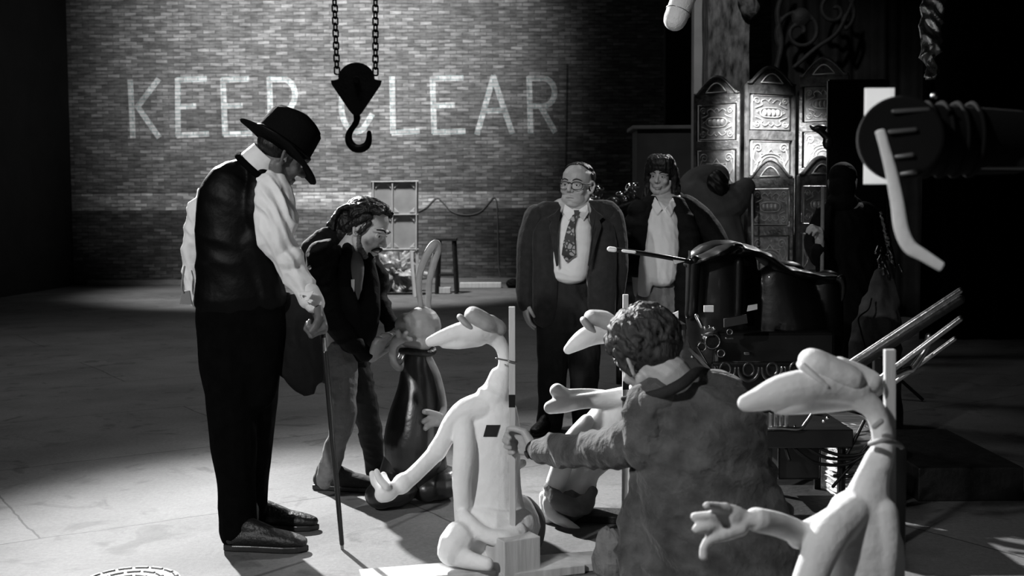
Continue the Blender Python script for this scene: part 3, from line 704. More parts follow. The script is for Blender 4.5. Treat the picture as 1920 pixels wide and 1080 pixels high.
def shoe(parent, ankle, yaw, L_=.29, m=M_leather, name='shoe', sole=True, lift=0.0):
    """ankle = ground point under the ankle; yaw = toe direction (radians, 0 = +x)"""
    f = Vector((math.cos(yaw), math.sin(yaw), 0)); s_ = Vector((-f.y, f.x, 0)); k = L_ / .29; a = Vector((ankle[0], ankle[1], lift)) + f * .045 * k; z = Vector((0, 0, 1)); k = L_ / .29
    q = lambda x, y, h: a + f * x * k + s_ * y * k + z * h * k
    mb = MB()
    mb.tube([q(-.055, 0, .045), q(.02, 0, .05), q(.09, .004, .045), q(.16, .006, .038), q(.195, .006, .034)], [.038 * k, .042 * k, .046 * k, .045 * k, .036 * k], [.95, 1.0, .8, .62, .55], z)
    mb.tube([q(-.045, 0, .05), q(-.04, 0, .085)], [.038 * k, .036 * k]); mb.tube([q(.0, 0, .085), q(.08, 0, .062)], [.036 * k, .028 * k])
    o = mb.organic(name, m, parent, .006, 4)
    # sole follows the outline
    out = [(-.095, 0), (-.085, .028), (-.05, .036), (.02, .033), (.08, .042), (.14, .047), (.19, .036), (.222, .006), (.19, -.030), (.14, -.040), (.08, -.036), (.02, -.033), (-.05, -.036), (-.085, -.028)]
    MB().prism([q(x, y, .002) for x, y in out], z * .022 * k).build('sole', M_rubber_d, o, .004)
    lc = MB()
    for i in range(4): lc.tube([q(.03 + i * .022, -.02, .098 - i * .010), q(.04 + i * .022, 0, .106 - i * .011), q(.03 + i * .022, .02, .098 - i * .010)], .0022, n=6)
    lc.build('laces', m, o, 0, True)
    return o

def hair_locks(mb, pts_list, r=.012, n=8):
    for pts in pts_list: mb.tube(pts, [r] * (len(pts) - 1) + [r * .4], n=n)

# ------------------------------------------------------------------ 1. tall man in hat, waistcoat, white shirt (seen from behind)
def man_hat():
    Y = 4.83; k = 1 / S(Y)
    base = G(450, 1020); t = thing('person', (base.x, Y, 0), 'person in black wide-brimmed hat, waistcoat and white shirt leaning over a cane', 'person')
    q = lambda x, y, o=0: P(x, y, Y + o)
    H = Head(q(531, 287), (.78, .42, -.62), (.50, .10, .80), 1.08)
    mb = MB(); H.skin(mb)
    mb.L([(522, 296, Y, 30), (498, 312, Y, 31), (474, 350, Y, 26)])                    # neck
    mb.L([(455, 375, Y, 36), (450, 440, Y, 48), (450, 540, Y, 48), (450, 600, Y, 50)], .5)
    mb.L([(470, 362, Y, 24), (505, 362, Y - .05, 20), (520, 420, Y - .08, 22), (538, 485, Y - .06, 22), (575, 545, Y - .08, 18), (592, 572, Y - .09, 15)])
    mb.L([(440, 372, Y, 24), (398, 382, Y + .07, 18), (372, 430, Y + .09, 18), (362, 500, Y + .12, 16), (375, 560, Y + .14, 15)])
    mb.L([(420, 600, Y, 40), (430, 760, Y, 34), (440, 900, Y, 24), (448, 985, Y, 18)]); mb.L([(480, 600, Y, 40), (475, 760, Y + .1, 34), (470, 900, Y + .15, 24), (470, 980, Y + .2, 18)])
    wr = q(592, 572, -.09)
    hand(mb, wr, (.30, -.25, -.92), (-.85, -.40, -.20), thumb=-1, curls=[(1.35, 1.4, .9), (1.35, 1.4, .9), (1.35, 1.4, .9), (1.35, 1.4, .9)], k=1.18, tcurl=.8, thumb_out=.5, fat=1.1)
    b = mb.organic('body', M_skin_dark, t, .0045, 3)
    H.details(b, None, False)
    # hair under hat
    mb = MB(); H.ell(mb, (0, -.045, .0), (.078, .066, .05)); o = mb.organic('hair', M_hair, t, .006, 3)
    # collar band
    mb = MB(); cdir = (q(520, 280) - q(492, 312)).normalized(); c0 = q(494, 301)
    u1 = cdir.cross(Vector((0, 1, 0))).normalized(); v1 = cdir.cross(u1); vs = []
    n = 32
    for (h, rr) in ((-.052, .088), (.030, .074), (.030, .070), (-.052, .083)):
        for i in range(n):
            a = 6.2832 * i / n; vs.append(c0 + cdir * h + (u1 * math.cos(a) * rr + v1 * math.sin(a) * rr * .98))
    fs = [(r * n + i, r * n + (i + 1) % n, ((r + 1) % 4) * n + (i + 1) % n, ((r + 1) % 4) * n + i) for r in range(4) for i in range(n)]
    mb.add(vs, fs); mb.build('collar', M_shirt, t, .002, True)
    # shirt body (shows at armholes) + sleeves
    mb = MB()
    mb.L([(468, 355, Y, 28), (450, 400, Y, 50), (446, 480, Y, 56), (452, 560, Y, 56)], .5)
    mb.L([(485, 350, Y, 26), (508, 352, Y - .06, 33), (518, 400, Y - .09, 41), (520, 450, Y - .09, 37), (535, 482, Y - .08, 31), (552, 515, Y - .08, 25), (572, 545, Y - .09, 22)], .95)
    mb.L([(548, 495, Y - .08, 28), (575, 548, Y - .09, 22), (584, 562, Y - .09, 21)], .9)
    mb.ell(q(543, 485, -.10), (.063, .06, .05))
    sh = mb.organic('shirt_sleeve', M_shirt, t, .006, 2, (.012, 44, (1, .4, .55)))
    mb = MB()
    mb.L([(412, 362, Y + .08, 26), (391, 375, Y + .08, 27), (378, 410, Y + .09, 30), (366, 470, Y + .10, 25), (364, 515, Y + .12, 22), (372, 560, Y + .14, 18)], .95)
    sh2 = mb.organic('shirt_sleeve', M_shirt, t, .006, 2, (.012, 44, (1, .4, .6)))
    mb = MB(); mb.prism([q(556, 548, -.16), q(590, 545, -.16), q(577, 566, -.19), q(562, 560, -.19)], (0, .01, 0)); mb.L([(577, 548, Y - .09, 22), (589, 568, Y - .09, 20.5)], n=24); mb.organic('cuff', M_shirt, sh, .004, 2)
    mb = MB(); mb.tube([q(346, 500, .02), q(341, 535, .02), q(344, 548, .03)], .004, n=8); mb.prism([q(342, 546, .03), q(355, 545, .03), q(360, 571, .05), q(336, 570, .05)], (0, .012, 0)); mb.build('open_cuff', mat('grey_cuff_cloth', .22, .8), sh2, .002)
    # waistcoat
    mb = MB()
    mb.L([(478, 318, Y + .01, 26), (452, 345, Y + .01, 58), (440, 380, Y, 70), (436, 440, Y, 70), (440, 500, Y, 74), (447, 560, Y, 84)], [.7, .72, .72, .72, .68, .62], n=36)
    mb.L([(482, 312, Y, 20), (440, 332, Y + .02, 32), (402, 358, Y + .04, 28), (386, 390, Y + .03, 18)], .9)
    mb.L([(484, 316, Y - .03, 20), (488, 340, Y - .06, 22), (478, 380, Y - .08, 22), (476, 430, Y - .06, 22)], .8)
    mb.L([(468, 450, Y - .04, 44), (482, 500, Y - .03, 44), (492, 560, Y - .02, 48)], .7)
    mb.organic('waistcoat', M_satin, t, .007, 8, (.005, 22, (.5, .2, 1)))
    mb = MB(); c1 = q(487, 312); 
    pts = [c0 + cdir * -.050 + (u1 * math.cos(a) * .092 + v1 * math.sin(a) * .092) for a in [i * .2618 for i in range(25)]]
    mb.tube(pts, .014, n=10); mb.build('neckband', M_black, t, 0, True)
    # trousers
    mb = MB()
    mb.L([(447, 545, Y, 78), (452, 600, Y, 86), (450, 680, Y, 78), (452, 740, Y, 68)], .55, n=28)
    mb.L([(430, 660, Y, 52), (433, 760, Y - .02, 47), (440, 860, Y - .03, 42), (444, 930, Y - .03, 36), (447, 995, Y - .03, 36)], 1.0)
    mb.L([(480, 660, Y + .03, 50), (474, 760, Y + .08, 46), (466, 860, Y + .14, 42), (468, 930, Y + .2, 34), (476, 985, Y + .25, 27)], 1.0)
    mb.organic('trousers', M_black, t, .008, 6, (.004, 22, (1, .3, .35)))
    # hanging coat over the forearm
    mb = MB()
    mb.L([(540, 565, Y + .02, 26), (562, 620, Y + .02, 40), (565, 680, Y + .02, 42), (572, 715, Y + .02, 30), (580, 735, Y + .02, 14)], .45)
    mb.L([(520, 560, Y + .03, 30), (535, 640, Y + .03, 34), (545, 695, Y + .03, 26)], .45)
    mb.L([(590, 640, Y + .03, 18), (596, 690, Y + .03, 16), (600, 712, Y + .03, 9)], .6)
    mb.organic('draped_coat', M_blackc, t, .008, 3, (.008, 34, (1, .2, .25)))
    # shoes
    a1 = G(447, 1022); a2 = G(482, 985)
    shoe(t, (q(447, 1000, -.03).x, Y - .06), R(-8), .33, name='shoe'); shoe(t, (q(478, 985, .25).x, Y + .26), R(-6), .31, name='shoe')
    # hat
    hc = q(524, 281); hu = Vector((.50, .14, .78)).normalized(); hr, hf, hu = frame(Vector((.80, .35, -.60)), hu)
    rot = Matrix((hr, hf, hu)).transposed()
    hc = q(522, 282)
    def hp(a, rr, h, ex=1.0): return hc + (hr * math.cos(a) * rr * .92 + hf * math.sin(a) * rr * 1.08) + hu * h
    n = 56; vs = []; prof = [(.096, .012), (.175, .028, 1), (.185, .026, 1), (.172, .018, 1), (.104, 0.0), (.104, .05), (.096, .135), (.05, .150), (.05, .170), (.096, .160), (.106, .138), (.112, .07), (.114, .025)]
    fs = []
    for j, pr in enumerate(prof):
        for i in range(n):
            a = 6.2832 * i / n; rr, h = pr[0], pr[1]
            if len(pr) == 3:
                h += -.045 * max(0, math.sin(a)) + .02 * abs(math.cos(a)) * 1 - .012
            if j in (7, 8, 9): h += .012 * math.cos(2 * a)
            vs.append(hp(a, rr, h))
    m_ = len(prof)
    for j in range(m_):
        for i in range(n):
            a = j * n + i; b2 = j * n + (i + 1) % n; c2 = ((j + 1) % m_) * n + (i + 1) % n; d2 = ((j + 1) % m_) * n + i
            fs.append((a, b2, c2, d2))
    mb = MB(); mb.add(vs, fs)
    # close the crown top
    mb.ell(hc + hu * .150, (.092, .104, .022), rot, 32)
    hat = mb.build('hat', M_hat, t, 0, True)
    mb = MB(); mb.tube([hp(a, .112, .040) for a in [i * .19635 for i in range(33)]], .009, 1, None, 8, sm=False); mb.build('hatband', M_satin, hat, 0, True)
    # glimpse of face hair / ear already in body
    # cane: a thing of its own
    tip = q(642, 1028, 0); tip = G(642, 1030); top = q(604, 600, -.10)
    tc = thing('walking_cane', tip, 'slim black walking cane with pale collar gripped by the person in black hat', 'cane')
    d_ = (tip - top)
    MB().tube([top, top + d_ * .16], .0095, n=14, sm=False).build('handle', M_leather, tc, 0, True)
    MB().cyl(top + d_ * .075, top + d_ * .145, .0105, .0105).build('collar', M_steel, tc)
    MB().tube([top + d_ * .14, top + d_ * .5, top + d_ * .975], [.0125, .0118, .0095], n=14, sm=False).build('shaft', M_blackm, tc, 0, True)
    MB().cyl(top + d_ * .965, tip, .0085, .0065).build('ferrule', M_steel, tc)
man_hat()

# ------------------------------------------------------------------ 2. bearded man stooping forward
def man_stoop():
    Y = 5.83; q = lambda x, y, o=0: P(x, y, Y + o)
    t = thing('person', (q(650, 900).x, Y, 0), 'bearded person in black jacket stooping with both hands out to the dark dummy', 'person')
    H = Head(q(687, 431), (.84, -.34, -.42), (.40, -.02, .90), 1.12)
    mb = MB(); H.skin(mb)
    mb.L([(672, 440, Y, 20), (655, 465, Y, 21), (635, 500, Y, 26)])
    mb.L([(630, 490, Y, 38), (612, 560, Y, 42), (622, 640, Y, 40), (640, 690, Y, 36)], .8)
    mb.L([(664, 690, Y + .05, 20), (678, 740, Y + .07, 17), (692, 800, Y + .12, 15), (702, 880, Y + .23, 11)]); mb.L([(640, 690, Y - .05, 24), (645, 790, Y - .1, 20), (610, 880, Y + .0, 13)])
    mb.L([(682, 490, Y + .10, 18), (706, 560, Y + .04, 13), (728, 606, Y - .08, 10), (734, 618, Y - .1, 9)])
    mb.L([(612, 490, Y - .14, 20), (616, 580, Y - .2, 14), (664, 640, Y - .22, 11), (696, 670, Y - .22, 10)])
    hand(mb, q(734, 618, -.1), (.62, -.25, -.70), (-.1, -.55, -.5), thumb=-1, curl=(.35, .45, .35), k=1.0, spread=.14)
    hand(mb, q(699, 673, -.22), (.38, -.15, .88), (.70, -.55, -.3), thumb=1, curl=(.40, .55, .4), k=1.08, spread=.26, fat=1.1)
    b = mb.organic('body', M_skin, t, .0042, 2); H.details(b, M_hair)
    # hair: swept back, to the collar
    mb = MB(); H.ell(mb, (0, -.035, .058), (.088, .098, .078)); H.ell(mb, (0, .015, .108), (.062, .050, .030)); H.ell(mb, (0, -.085, .0), (.075, .05, .075)); H.ell(mb, (0, -.09, -.06), (.06, .038, .06))
    for sx in (-1, 1): mb.tube([H.q(.075 * sx, .02, .07), H.q(.086 * sx, -.02, .02), H.q(.082 * sx, -.05, -.03)], [.02, .022, .02]); mb.tube([H.q(.07 * sx, .035, .04), H.q(.078 * sx, .018, -.02)], [.012, .008])
    rr = random.Random(3)
    for i in range(26):
        a = rr.uniform(-1.2, 1.2); b0 = rr.uniform(-.2, 1)
        p0 = (.07 * math.sin(a), .045 * b0 + .012, .128 - .03 * abs(a) + .004 * b0); p1 = (.085 * math.sin(a), -.05, .125 - .04 * abs(a)); p2 = (.09 * math.sin(a), -.12, .03); p3 = (.085 * math.sin(a), -.135 + rr.uniform(-.02, .02), -.06)
        mb.tube([H.q(*p0), H.q(*p1), H.q(*p2), H.q(*p3)], [.013, .014, .012, .006], n=8)
    mb.organic('hair', M_hair, t, .005, 1, (.005, 150, (.3, 1, .2)))
    # beard and moustache
    mb = MB(); H.ell(mb, (0, .070, -.108), (.032, .026, .030))
    for sx in (-1, 1): mb.tube([H.q(.066 * sx, .012, -.02), H.q(.062 * sx, .022, -.06), H.q(.045 * sx, .050, -.095), H.q(.015 * sx, .078, -.115)], [.007, .013, .018, .022])
    mb.organic('beard', M_beard, t, .004, 1, (.003, 260, (.2, .3, 1)))
    mb = MB(); mb.tube([H.q(-.030, .082, -.066), H.q(-.015, .098, -.050), H.q(0, .103, -.047), H.q(.015, .098, -.050), H.q(.030, .082, -.066)], [.006, .008, .007, .008, .006]); mb.organic('moustache', M_hair, t, .003, 1)
    # grey jersey in the open front
    mb = MB(); mb.L([(664, 482, Y - .10, 13), (667, 500, Y - .15, 16), (666, 530, Y - .18, 15), (664, 560, Y - .19, 9)], .8); mb.organic('jersey', M_tee, t, .005, 4, (.003, 40, (1, 0, .4)))
    MB().prism([q(658, 524, -.235), q(664, 524, -.24), q(664, 556, -.22), q(660, 556, -.22)], (0, .01, 0)).build('pale_hem', M_shirt, t, .001)
    # jacket: back, both fronts, sleeves, skirt
    mb = MB()
    mb.L([(646, 468, Y + .05, 34), (632, 500, Y + .04, 56), (626, 550, Y + .04, 60), (628, 610, Y + .03, 58), (634, 662, Y + .02, 56), (640, 690, Y + .02, 50)], [.7, .7, .7, .7, .7, .65], n=30)
    mb.L([(640, 440, Y + .04, 18), (608, 452, Y + .0, 24), (584, 480, Y - .02, 26), (580, 540, Y - .04, 28), (590, 620, Y - .02, 34)], .9)
    mb.L([(652, 462, Y - .08, 9), (648, 490, Y - .16, 12), (646, 530, Y - .20, 15), (652, 570, Y - .20, 22), (662, 640, Y - .13, 30)], .8)
    mb.L([(684, 476, Y - .02, 12), (690, 510, Y - .08, 17), (690, 560, Y - .12, 24), (680, 610, Y - .12, 28), (672, 660, Y - .04, 24)], .8)
    mb.organic('jacket', M_blackc, t, .007, 3, (.009, 24, (.8, .2, .5)))
    mb = MB(); mb.L([(684, 482, Y + .10, 26), (704, 520, Y + .08, 25), (708, 560, Y + .04, 22), (722, 590, Y - .04, 18), (734, 612, Y - .09, 15)], 1); mb.organic('jacket_sleeve', M_blackc, t, .006, 3, (.009, 34, (.5, .2, -.8)))
    mb = MB(); mb.L([(606, 478, Y - .12, 32), (608, 530, Y - .18, 30), (618, 585, Y - .20, 26), (652, 634, Y - .22, 20), (690, 666, Y - .22, 15)], 1); mb.organic('jacket_sleeve', M_blackc, t, .006, 3, (.009, 34, (.5, .2, -.8)))
    # trousers: near leg pale, far leg in dark cloth to paint the coat's shade
    mb = MB()
    mb.L([(640, 660, Y - .02, 34), (644, 720, Y - .10, 26), (646, 780, Y - .14, 22), (628, 840, Y - .08, 21), (612, 900, Y, 22)], 1.05)
    mb.organic('trouser_leg', M_denim, t, .006, 3, (.006, 30, (.3, .2, 1)))
    mb = MB(); mb.L([(655, 660, Y + .05, 36), (676, 730, Y + .06, 28), (692, 800, Y + .12, 24), (700, 850, Y + .19, 20), (703, 888, Y + .24, 17)], 1.05); mb.organic('trouser_leg', M_dark_trouser, t, .006, 3, (.007, 40, (.3, .2, 1)))
    shoe(t, (q(606, 900, .0).x, Y + .0), R(-14), .33, mat('dark_suede', .028, .9, bump=.3)); shoe(t, (q(704, 890, .16).x, Y + .24), R(-25), .30, mat('dark_suede', .028, .9))
man_stoop()

# ------------------------------------------------------------------ 3. man in the suit
def man_suit():
    Y = 7.4; q = lambda x, y, o=0: P(x, y, Y + o)
    t = thing('person', (q(1065, 800).x, Y, 0), 'person in dark suit, patterned tie and glasses standing with arms down', 'person')
    H = Head(q(1081, 349), (-.42, -.90, .02), (.06, 0, 1), 1.12, 1.12)
    mb = MB(); H.skin(mb); H.ell(mb, (0, .035, -.075), (.062, .06, .045))
    mb.L([(1083, 365, Y, 23), (1080, 395, Y + .02, 26)])
    mb.L([(1078, 400, Y + .02, 55), (1076, 480, Y, 55), (1066, 560, Y, 50)], .6)
    mb.L([(1010, 405, Y, 22), (995, 470, Y, 16), (988, 530, Y - .02, 13), (986, 568, Y - .05, 9)])
    mb.L([(1145, 410, Y, 22), (1150, 480, Y, 16), (1150, 540, Y, 13), (1150, 570, Y, 9)])
    mb.L([(1040, 560, Y, 26), (1036, 680, Y, 20), (1030, 790, Y, 13)]); mb.L([(1090, 560, Y, 26), (1092, 680, Y, 20), (1098, 790, Y, 13)])
    hand(mb, q(986, 566, -.05), (.02, -.12, -1), (1, .3, 0), thumb=1, curl=(.3, .35, .25), k=.98, fat=1.1); hand(mb, q(1150, 568), (0, -.1, -1), (-1, .3, 0), thumb=-1, curl=(.3, .35, .25), k=.98)
    b = mb.organic('body', M_skin, t, .0042, 2); H.details(b, M_hair_b)
    mb = MB(); H.ell(mb, (0, -.050, .052), (.080, .070, .072)); H.ell(mb, (0, -.085, -.01), (.06, .03, .05))
    for sx in (-1, 1): mb.tube([H.q(.074 * sx, -.01, .065), H.q(.081 * sx, -.02, .02), H.q(.078 * sx, -.04, -.03)], [.013, .012, .012])
    for i in range(13):
        a = -1.2 + .2 * i; mb.tube([H.q(.062 * math.sin(a), .030 - .016 * abs(a), .120 - .016 * a * a), H.q(.065 * math.sin(a), -.03, .128 - .02 * a * a), H.q(.06 * math.sin(a), -.08, .10 - .02 * a * a)], [.006, .010, .012])
    mb.organic('hair', M_hair, t, .005, 1, (.003, 90, (1, .3, .3)))
    # glasses
    g = MB()
    for sx in (-1, 1):
        g.tube([H.q(.034 * sx + .027 * math.copysign(abs(math.cos(a)) ** .7, math.cos(a)), .101 - .008 * abs(math.cos(a)) - (.010 if math.cos(a) * sx > 0.4 else 0), .0 + .021 * math.copysign(abs(math.sin(a)) ** .8, math.sin(a))) for a in [i * .314159 for i in range(21)]], .0022, n=8, sm=False)
        g.tube([H.q(.061 * sx, .085, .012), H.q(.080 * sx, .03, .014), H.q(.084 * sx, -.01, .008)], .0028, n=8)
    g.tube([H.q(-.008, .104, .012), H.q(0, .108, .016), H.q(.008, .104, .012)], .003, n=8)
    gl = g.build('glasses', M_iron, t, 0, True)
    # shirt
    mb = MB(); mb.L([(1081, 402, Y - .06, 20), (1078, 424, Y - .09, 32), (1073, 470, Y - .12, 36), (1068, 512, Y - .11, 34)], .62, n=24); mb.organic('shirt', M_shirt, t, .006, 4, (.003, 36, (.4, 0, 1)))
    mb = MB()
    cn = q(1082, 386)
    for sx, x1 in ((-1, 1062), (1, 1098)):
        mb.prism([q(1080, 397, -.155), q(1080 + sx * 21, 383, -.07), q(1080 + sx * 24, 398, -.10), q(1080 + sx * 14, 414, -.145)], (0, .008, 0))
    mb.tube([q(1060, 385, -.02), q(1070, 397, -.11), q(1081, 401, -.13), q(1094, 396, -.11), q(1103, 383, -.02)], .011, .6)
    mb.build('shirt_collar', M_shirt, t, .002)
    # tie
    tm = bpy.data.materials.new('patterned_silk'); tm.use_nodes = True; nt = tm.node_tree; N = nt.nodes
    vo = N.new('ShaderNodeTexVoronoi'); vo.inputs['Scale'].default_value = 34; vo.feature = 'DISTANCE_TO_EDGE'; tc = N.new('ShaderNodeTexCoord'); nt.links.new(tc.outputs['Object'], vo.inputs['Vector'])
    wv = N.new('ShaderNodeTexWave'); wv.inputs['Scale'].default_value = 5; wv.inputs['Distortion'].default_value = 5; wv.bands_direction = 'DIAGONAL'; nt.links.new(tc.outputs['Object'], wv.inputs['Vector'])
    mu = N.new('ShaderNodeMath'); mu.operation = 'MULTIPLY'; nt.links.new(vo.outputs['Distance'], mu.inputs[0]); nt.links.new(wv.outputs['Fac'], mu.inputs[1])
    rp = N.new('ShaderNodeValToRGB'); rp.color_ramp.elements[0].position = .06; rp.color_ramp.elements[1].position = .13; rp.color_ramp.elements[0].color = (.012, .012, .012, 1); rp.color_ramp.elements[1].color = (.3, .3, .3, 1)
    nt.links.new(mu.outputs[0], rp.inputs['Fac']); nt.links.new(rp.outputs[0], N['Principled BSDF'].inputs['Base Color']); N['Principled BSDF'].inputs['Roughness'].default_value = .5
    mb = MB(); mb.prism([q(1076, 394, -.165), q(1086, 394, -.165), q(1084, 404, -.170), q(1078, 404, -.170)], (0, .016, 0))
    for (xa, ya, wa, oa), (xb, yb, wb_, ob) in zip([(1077, 403, 3.5, -.180), (1070, 425, 6, -.205), (1067, 455, 11, -.222), (1066, 478, 13, -.222)], [(1070, 425, 6, -.205), (1067, 455, 11, -.222), (1066, 478, 13, -.222), (1062, 491, .5, -.215)]):
        mb.prism([q(xa - wa, ya, oa), q(xa + wa, ya, oa), q(xb + wb_, yb, ob), q(xb - wb_, yb, ob)], (0, .008, 0))
    mb.build('tie', tm, t, .001)
    # jacket: shell with an open front
    mb = MB()
    mb.L([(1082, 396, Y + .06, 40), (1078, 415, Y + .05, 78), (1076, 470, Y + .05, 82), (1072, 540, Y + .05, 78), (1070, 600, Y + .05, 76)], [.4, .42, .42, .42, .42], n=28)
    mb.L([(1058, 392, Y - .02, 14), (1026, 402, Y - .02, 26), (1006, 412, Y, 22)], .8); mb.L([(1104, 388, Y - .02, 14), (1136, 400, Y - .02, 26), (1152, 412, Y, 20)], .8)
    mb.L([(1042, 405, Y - .06, 16), (1023, 440, Y - .08, 24), (1022, 510, Y - .10, 24), (1022, 570, Y - .09, 24), (1022, 596, Y - .07, 24)], .8)
    mb.L([(1118, 405, Y - .06, 16), (1131, 440, Y - .08, 25), (1130, 510, Y - .10, 28), (1128, 570, Y - .09, 28), (1124, 600, Y - .07, 28)], .8)
    jk = mb.organic('suit_jacket', M_suit, t, .007, 3, (.004, 24, (1, 0, .3)))
    mb = MB()
    mb.prism([q(1052, 386, -.11), q(1042, 398, -.15), q(1026, 408, -.16), q(1034, 416, -.175), q(1030, 424, -.18), q(1043, 500, -.225), q(1047, 498, -.225), q(1046, 440, -.20)], (0, .008, 0))
    mb.prism([q(1108, 384, -.11), q(1118, 396, -.15), q(1132, 406, -.16), q(1124, 414, -.175), q(1128, 424, -.18), q(1106, 500, -.225), q(1102, 498, -.225), q(1110, 440, -.20)], (0, .008, 0))
    mb.build('lapels', M_suit, jk, .002)
    mb = MB(); mb.L([(1006, 406, Y, 24), (992, 450, Y, 22), (988, 500, Y - .01, 20), (985, 545, Y - .03, 18), (986, 568, Y - .05, 17)], 1.15); mb.organic('jacket_sleeve', M_suit, t, .006, 4, (.0025, 26, (.6, 0, 1)))
    mb = MB(); mb.L([(1148, 408, Y, 22), (1156, 450, Y, 21), (1158, 500, Y - .01, 20), (1154, 545, Y - .0, 18), (1152, 572, Y - .0, 17)], 1.15); mb.organic('jacket_sleeve', M_suit, t, .006, 4, (.0025, 26, (.6, 0, 1)))
    mb = MB()
    mb.L([(1068, 516, Y, 44), (1066, 560, Y, 48), (1065, 600, Y, 48)], .8)
    mb.L([(1042, 580, Y, 36), (1036, 680, Y, 29), (1034, 760, Y, 25), (1030, 795, Y + .0, 25)], 1.0); mb.L([(1088, 580, Y, 38), (1096, 680, Y, 30), (1094, 760, Y, 24), (1096, 795, Y, 23)], 1.0)
    mb.organic('trousers', M_dark_trouser, t, .007, 4, (.005, 30, (1, 0, .3)))
    shoe(t, (q(1030, 800).x, Y), R(-115), .29); shoe(t, (q(1096, 800).x, Y), R(-70), .29)
man_suit()

# ------------------------------------------------------------------ 4. long-haired person in dark padded coat
def person_coat():
    Y = 8.0; q = lambda x, y, o=0: P(x, y, Y + o)
    t = thing('person', (q(1235, 780).x, Y, 0), 'long-haired person in dark coat and white shirt behind the black machine', 'person')
    H = Head(q(1240, 330), (-.38, -.86, -.12), (.04, -.10, 1), 1.0)
    mb = MB(); H.skin(mb); mb.L([(1244, 345, Y, 14), (1246, 372, Y + .02, 16)])
    mb.L([(1248, 385, Y, 42), (1246, 460, Y, 40), (1240, 560, Y, 38)], .6)
    mb.L([(1212, 395, Y, 18), (1195, 450, Y, 14), (1196, 520, Y, 11), (1196, 550, Y, 8)]); mb.L([(1300, 395, Y, 18), (1335, 450, Y, 14), (1350, 500, Y - .1, 10)])
    mb.L([(1220, 560, Y, 22), (1214, 680, Y, 16), (1212, 770, Y, 11)]); mb.L([(1262, 560, Y, 22), (1265, 680, Y, 16), (1265, 770, Y, 11)])
    hand(mb, q(1196, 548), (0, -.1, -1), (1, .2, 0), 1, k=.85); hand(mb, q(1350, 498, -.1), (.1, -.3, -1), (-1, .2, 0), -1, k=.85)
    b = mb.organic('body', M_skin, t, .0042, 2); H.details(b, M_hair)
    mb = MB(); H.ell(mb, (0, -.025, .055), (.094, .105, .085)); H.ell(mb, (0, .062, .088), (.068, .035, .035)); H.ell(mb, (0, .075, .062), (.058, .022, .018))
    for sx in (-1, 1):
        mb.tube([H.q(.08 * sx, .02, .07), H.q(.092 * sx, .0, .01), H.q(.094 * sx, -.01, -.07), H.q(.096 * sx, .0, -.15), H.q(.088 * sx, .02, -.23)], [.028, .028, .030, .032, .020])
        mb.tube([H.q(.07 * sx, -.05, .03), H.q(.08 * sx, -.06, -.08), H.q(.08 * sx, -.05, -.18)], [.035, .04, .03])
    rr = random.Random(5)
    for i in range(18):
        a = -1.3 + 2.6 * i / 17
        mb.tube([H.q(.05 * math.sin(a), .02, .138), H.q(.085 * math.sin(a), .06 * math.cos(a) + .02, .11), H.q(.088 * math.sin(a) + rr.uniform(-.006, .006), .075 * math.cos(a) + .012, .055 - .05 * abs(math.sin(a)) + rr.uniform(-.01, .006))], [.014, .013, .005], n=8)
    mb.organic('hair', M_hair, t, .005, 1, (.004, 150, (1, .4, 0)))
    MB().ell(H.q(-.088, -.002, -.036), .010, None, 14).build('earring', M_chrome, t, 0, True)
    mb = MB(); mb.L([(1246, 384, Y - .05, 14), (1243, 404, Y - .10, 28), (1242, 470, Y - .12, 32), (1238, 520, Y - .11, 30)], .6); mb.prism([q(1228, 368, -.10), q(1244, 392, -.17), q(1232, 404, -.17), q(1222, 385, -.12)], (0, .01, 0)); mb.prism([q(1262, 368, -.10), q(1246, 392, -.17), q(1258, 406, -.17), q(1268, 385, -.12)], (0, .01, 0))
    mb.L([(1218, 480, Y - .13, 18), (1212, 520, Y - .12, 16), (1207, 550, Y - .10, 12)], .6)
    mb.organic('shirt', M_shirt, t, .006, 3, (.004, 40, (1, 0, .3)))
    mb = MB()
    mb.L([(1250, 372, Y + .06, 34), (1252, 400, Y + .05, 62), (1262, 450, Y + .05, 70), (1268, 520, Y + .05, 62), (1268, 590, Y + .04, 52)], .45, n=28)
    mb.L([(1222, 385, Y - .04, 20), (1206, 420, Y - .05, 26), (1198, 455, Y - .04, 26)], .9)
    mb.L([(1268, 380, Y - .06, 16), (1284, 420, Y - .10, 22), (1292, 470, Y - .11, 24), (1288, 540, Y - .10, 24), (1286, 600, Y - .08, 22)], .8)
    mb.organic('coat', M_blackc, t, .007, 3, (.008, 30, (.2, 0, 1)))
    mb = MB()
    for i, (x, y) in enumerate([(1204, 395), (1195, 420), (1189, 445), (1190, 470), (1196, 500)]): mb.ell(q(x, y, -.01), (.105, .11, .075))
    mb.organic('coat_sleeve', M_blackc, t, .007, 2, (.004, 30, (.2, 0, 1)))
    mb = MB(); mb.L([(1285, 388, Y, 24), (1312, 412, Y, 26), (1335, 440, Y - .02, 24), (1352, 470, Y - .06, 20), (1356, 500, Y - .1, 18)], 1.05); mb.organic('coat_sleeve', M_blackc, t, .007, 4, (.004, 22, (1, 0, -.6)))
    mb = MB(); mb.L([(1238, 520, Y, 36), (1238, 570, Y, 38)], .8); mb.L([(1216, 560, Y - .02, 26), (1212, 650, Y - .02, 21), (1212, 775, Y, 18)]); mb.L([(1262, 560, Y, 26), (1264, 650, Y, 21), (1264, 775, Y, 18)]); mb.organic('trousers', M_denim, t, .007, 3, (.005, 40, (1, 0, .3)))
    shoe(t, (q(1212, 780).x, Y), R(-100), .26); shoe(t, (q(1264, 780).x, Y), R(-80), .26)
person_coat()

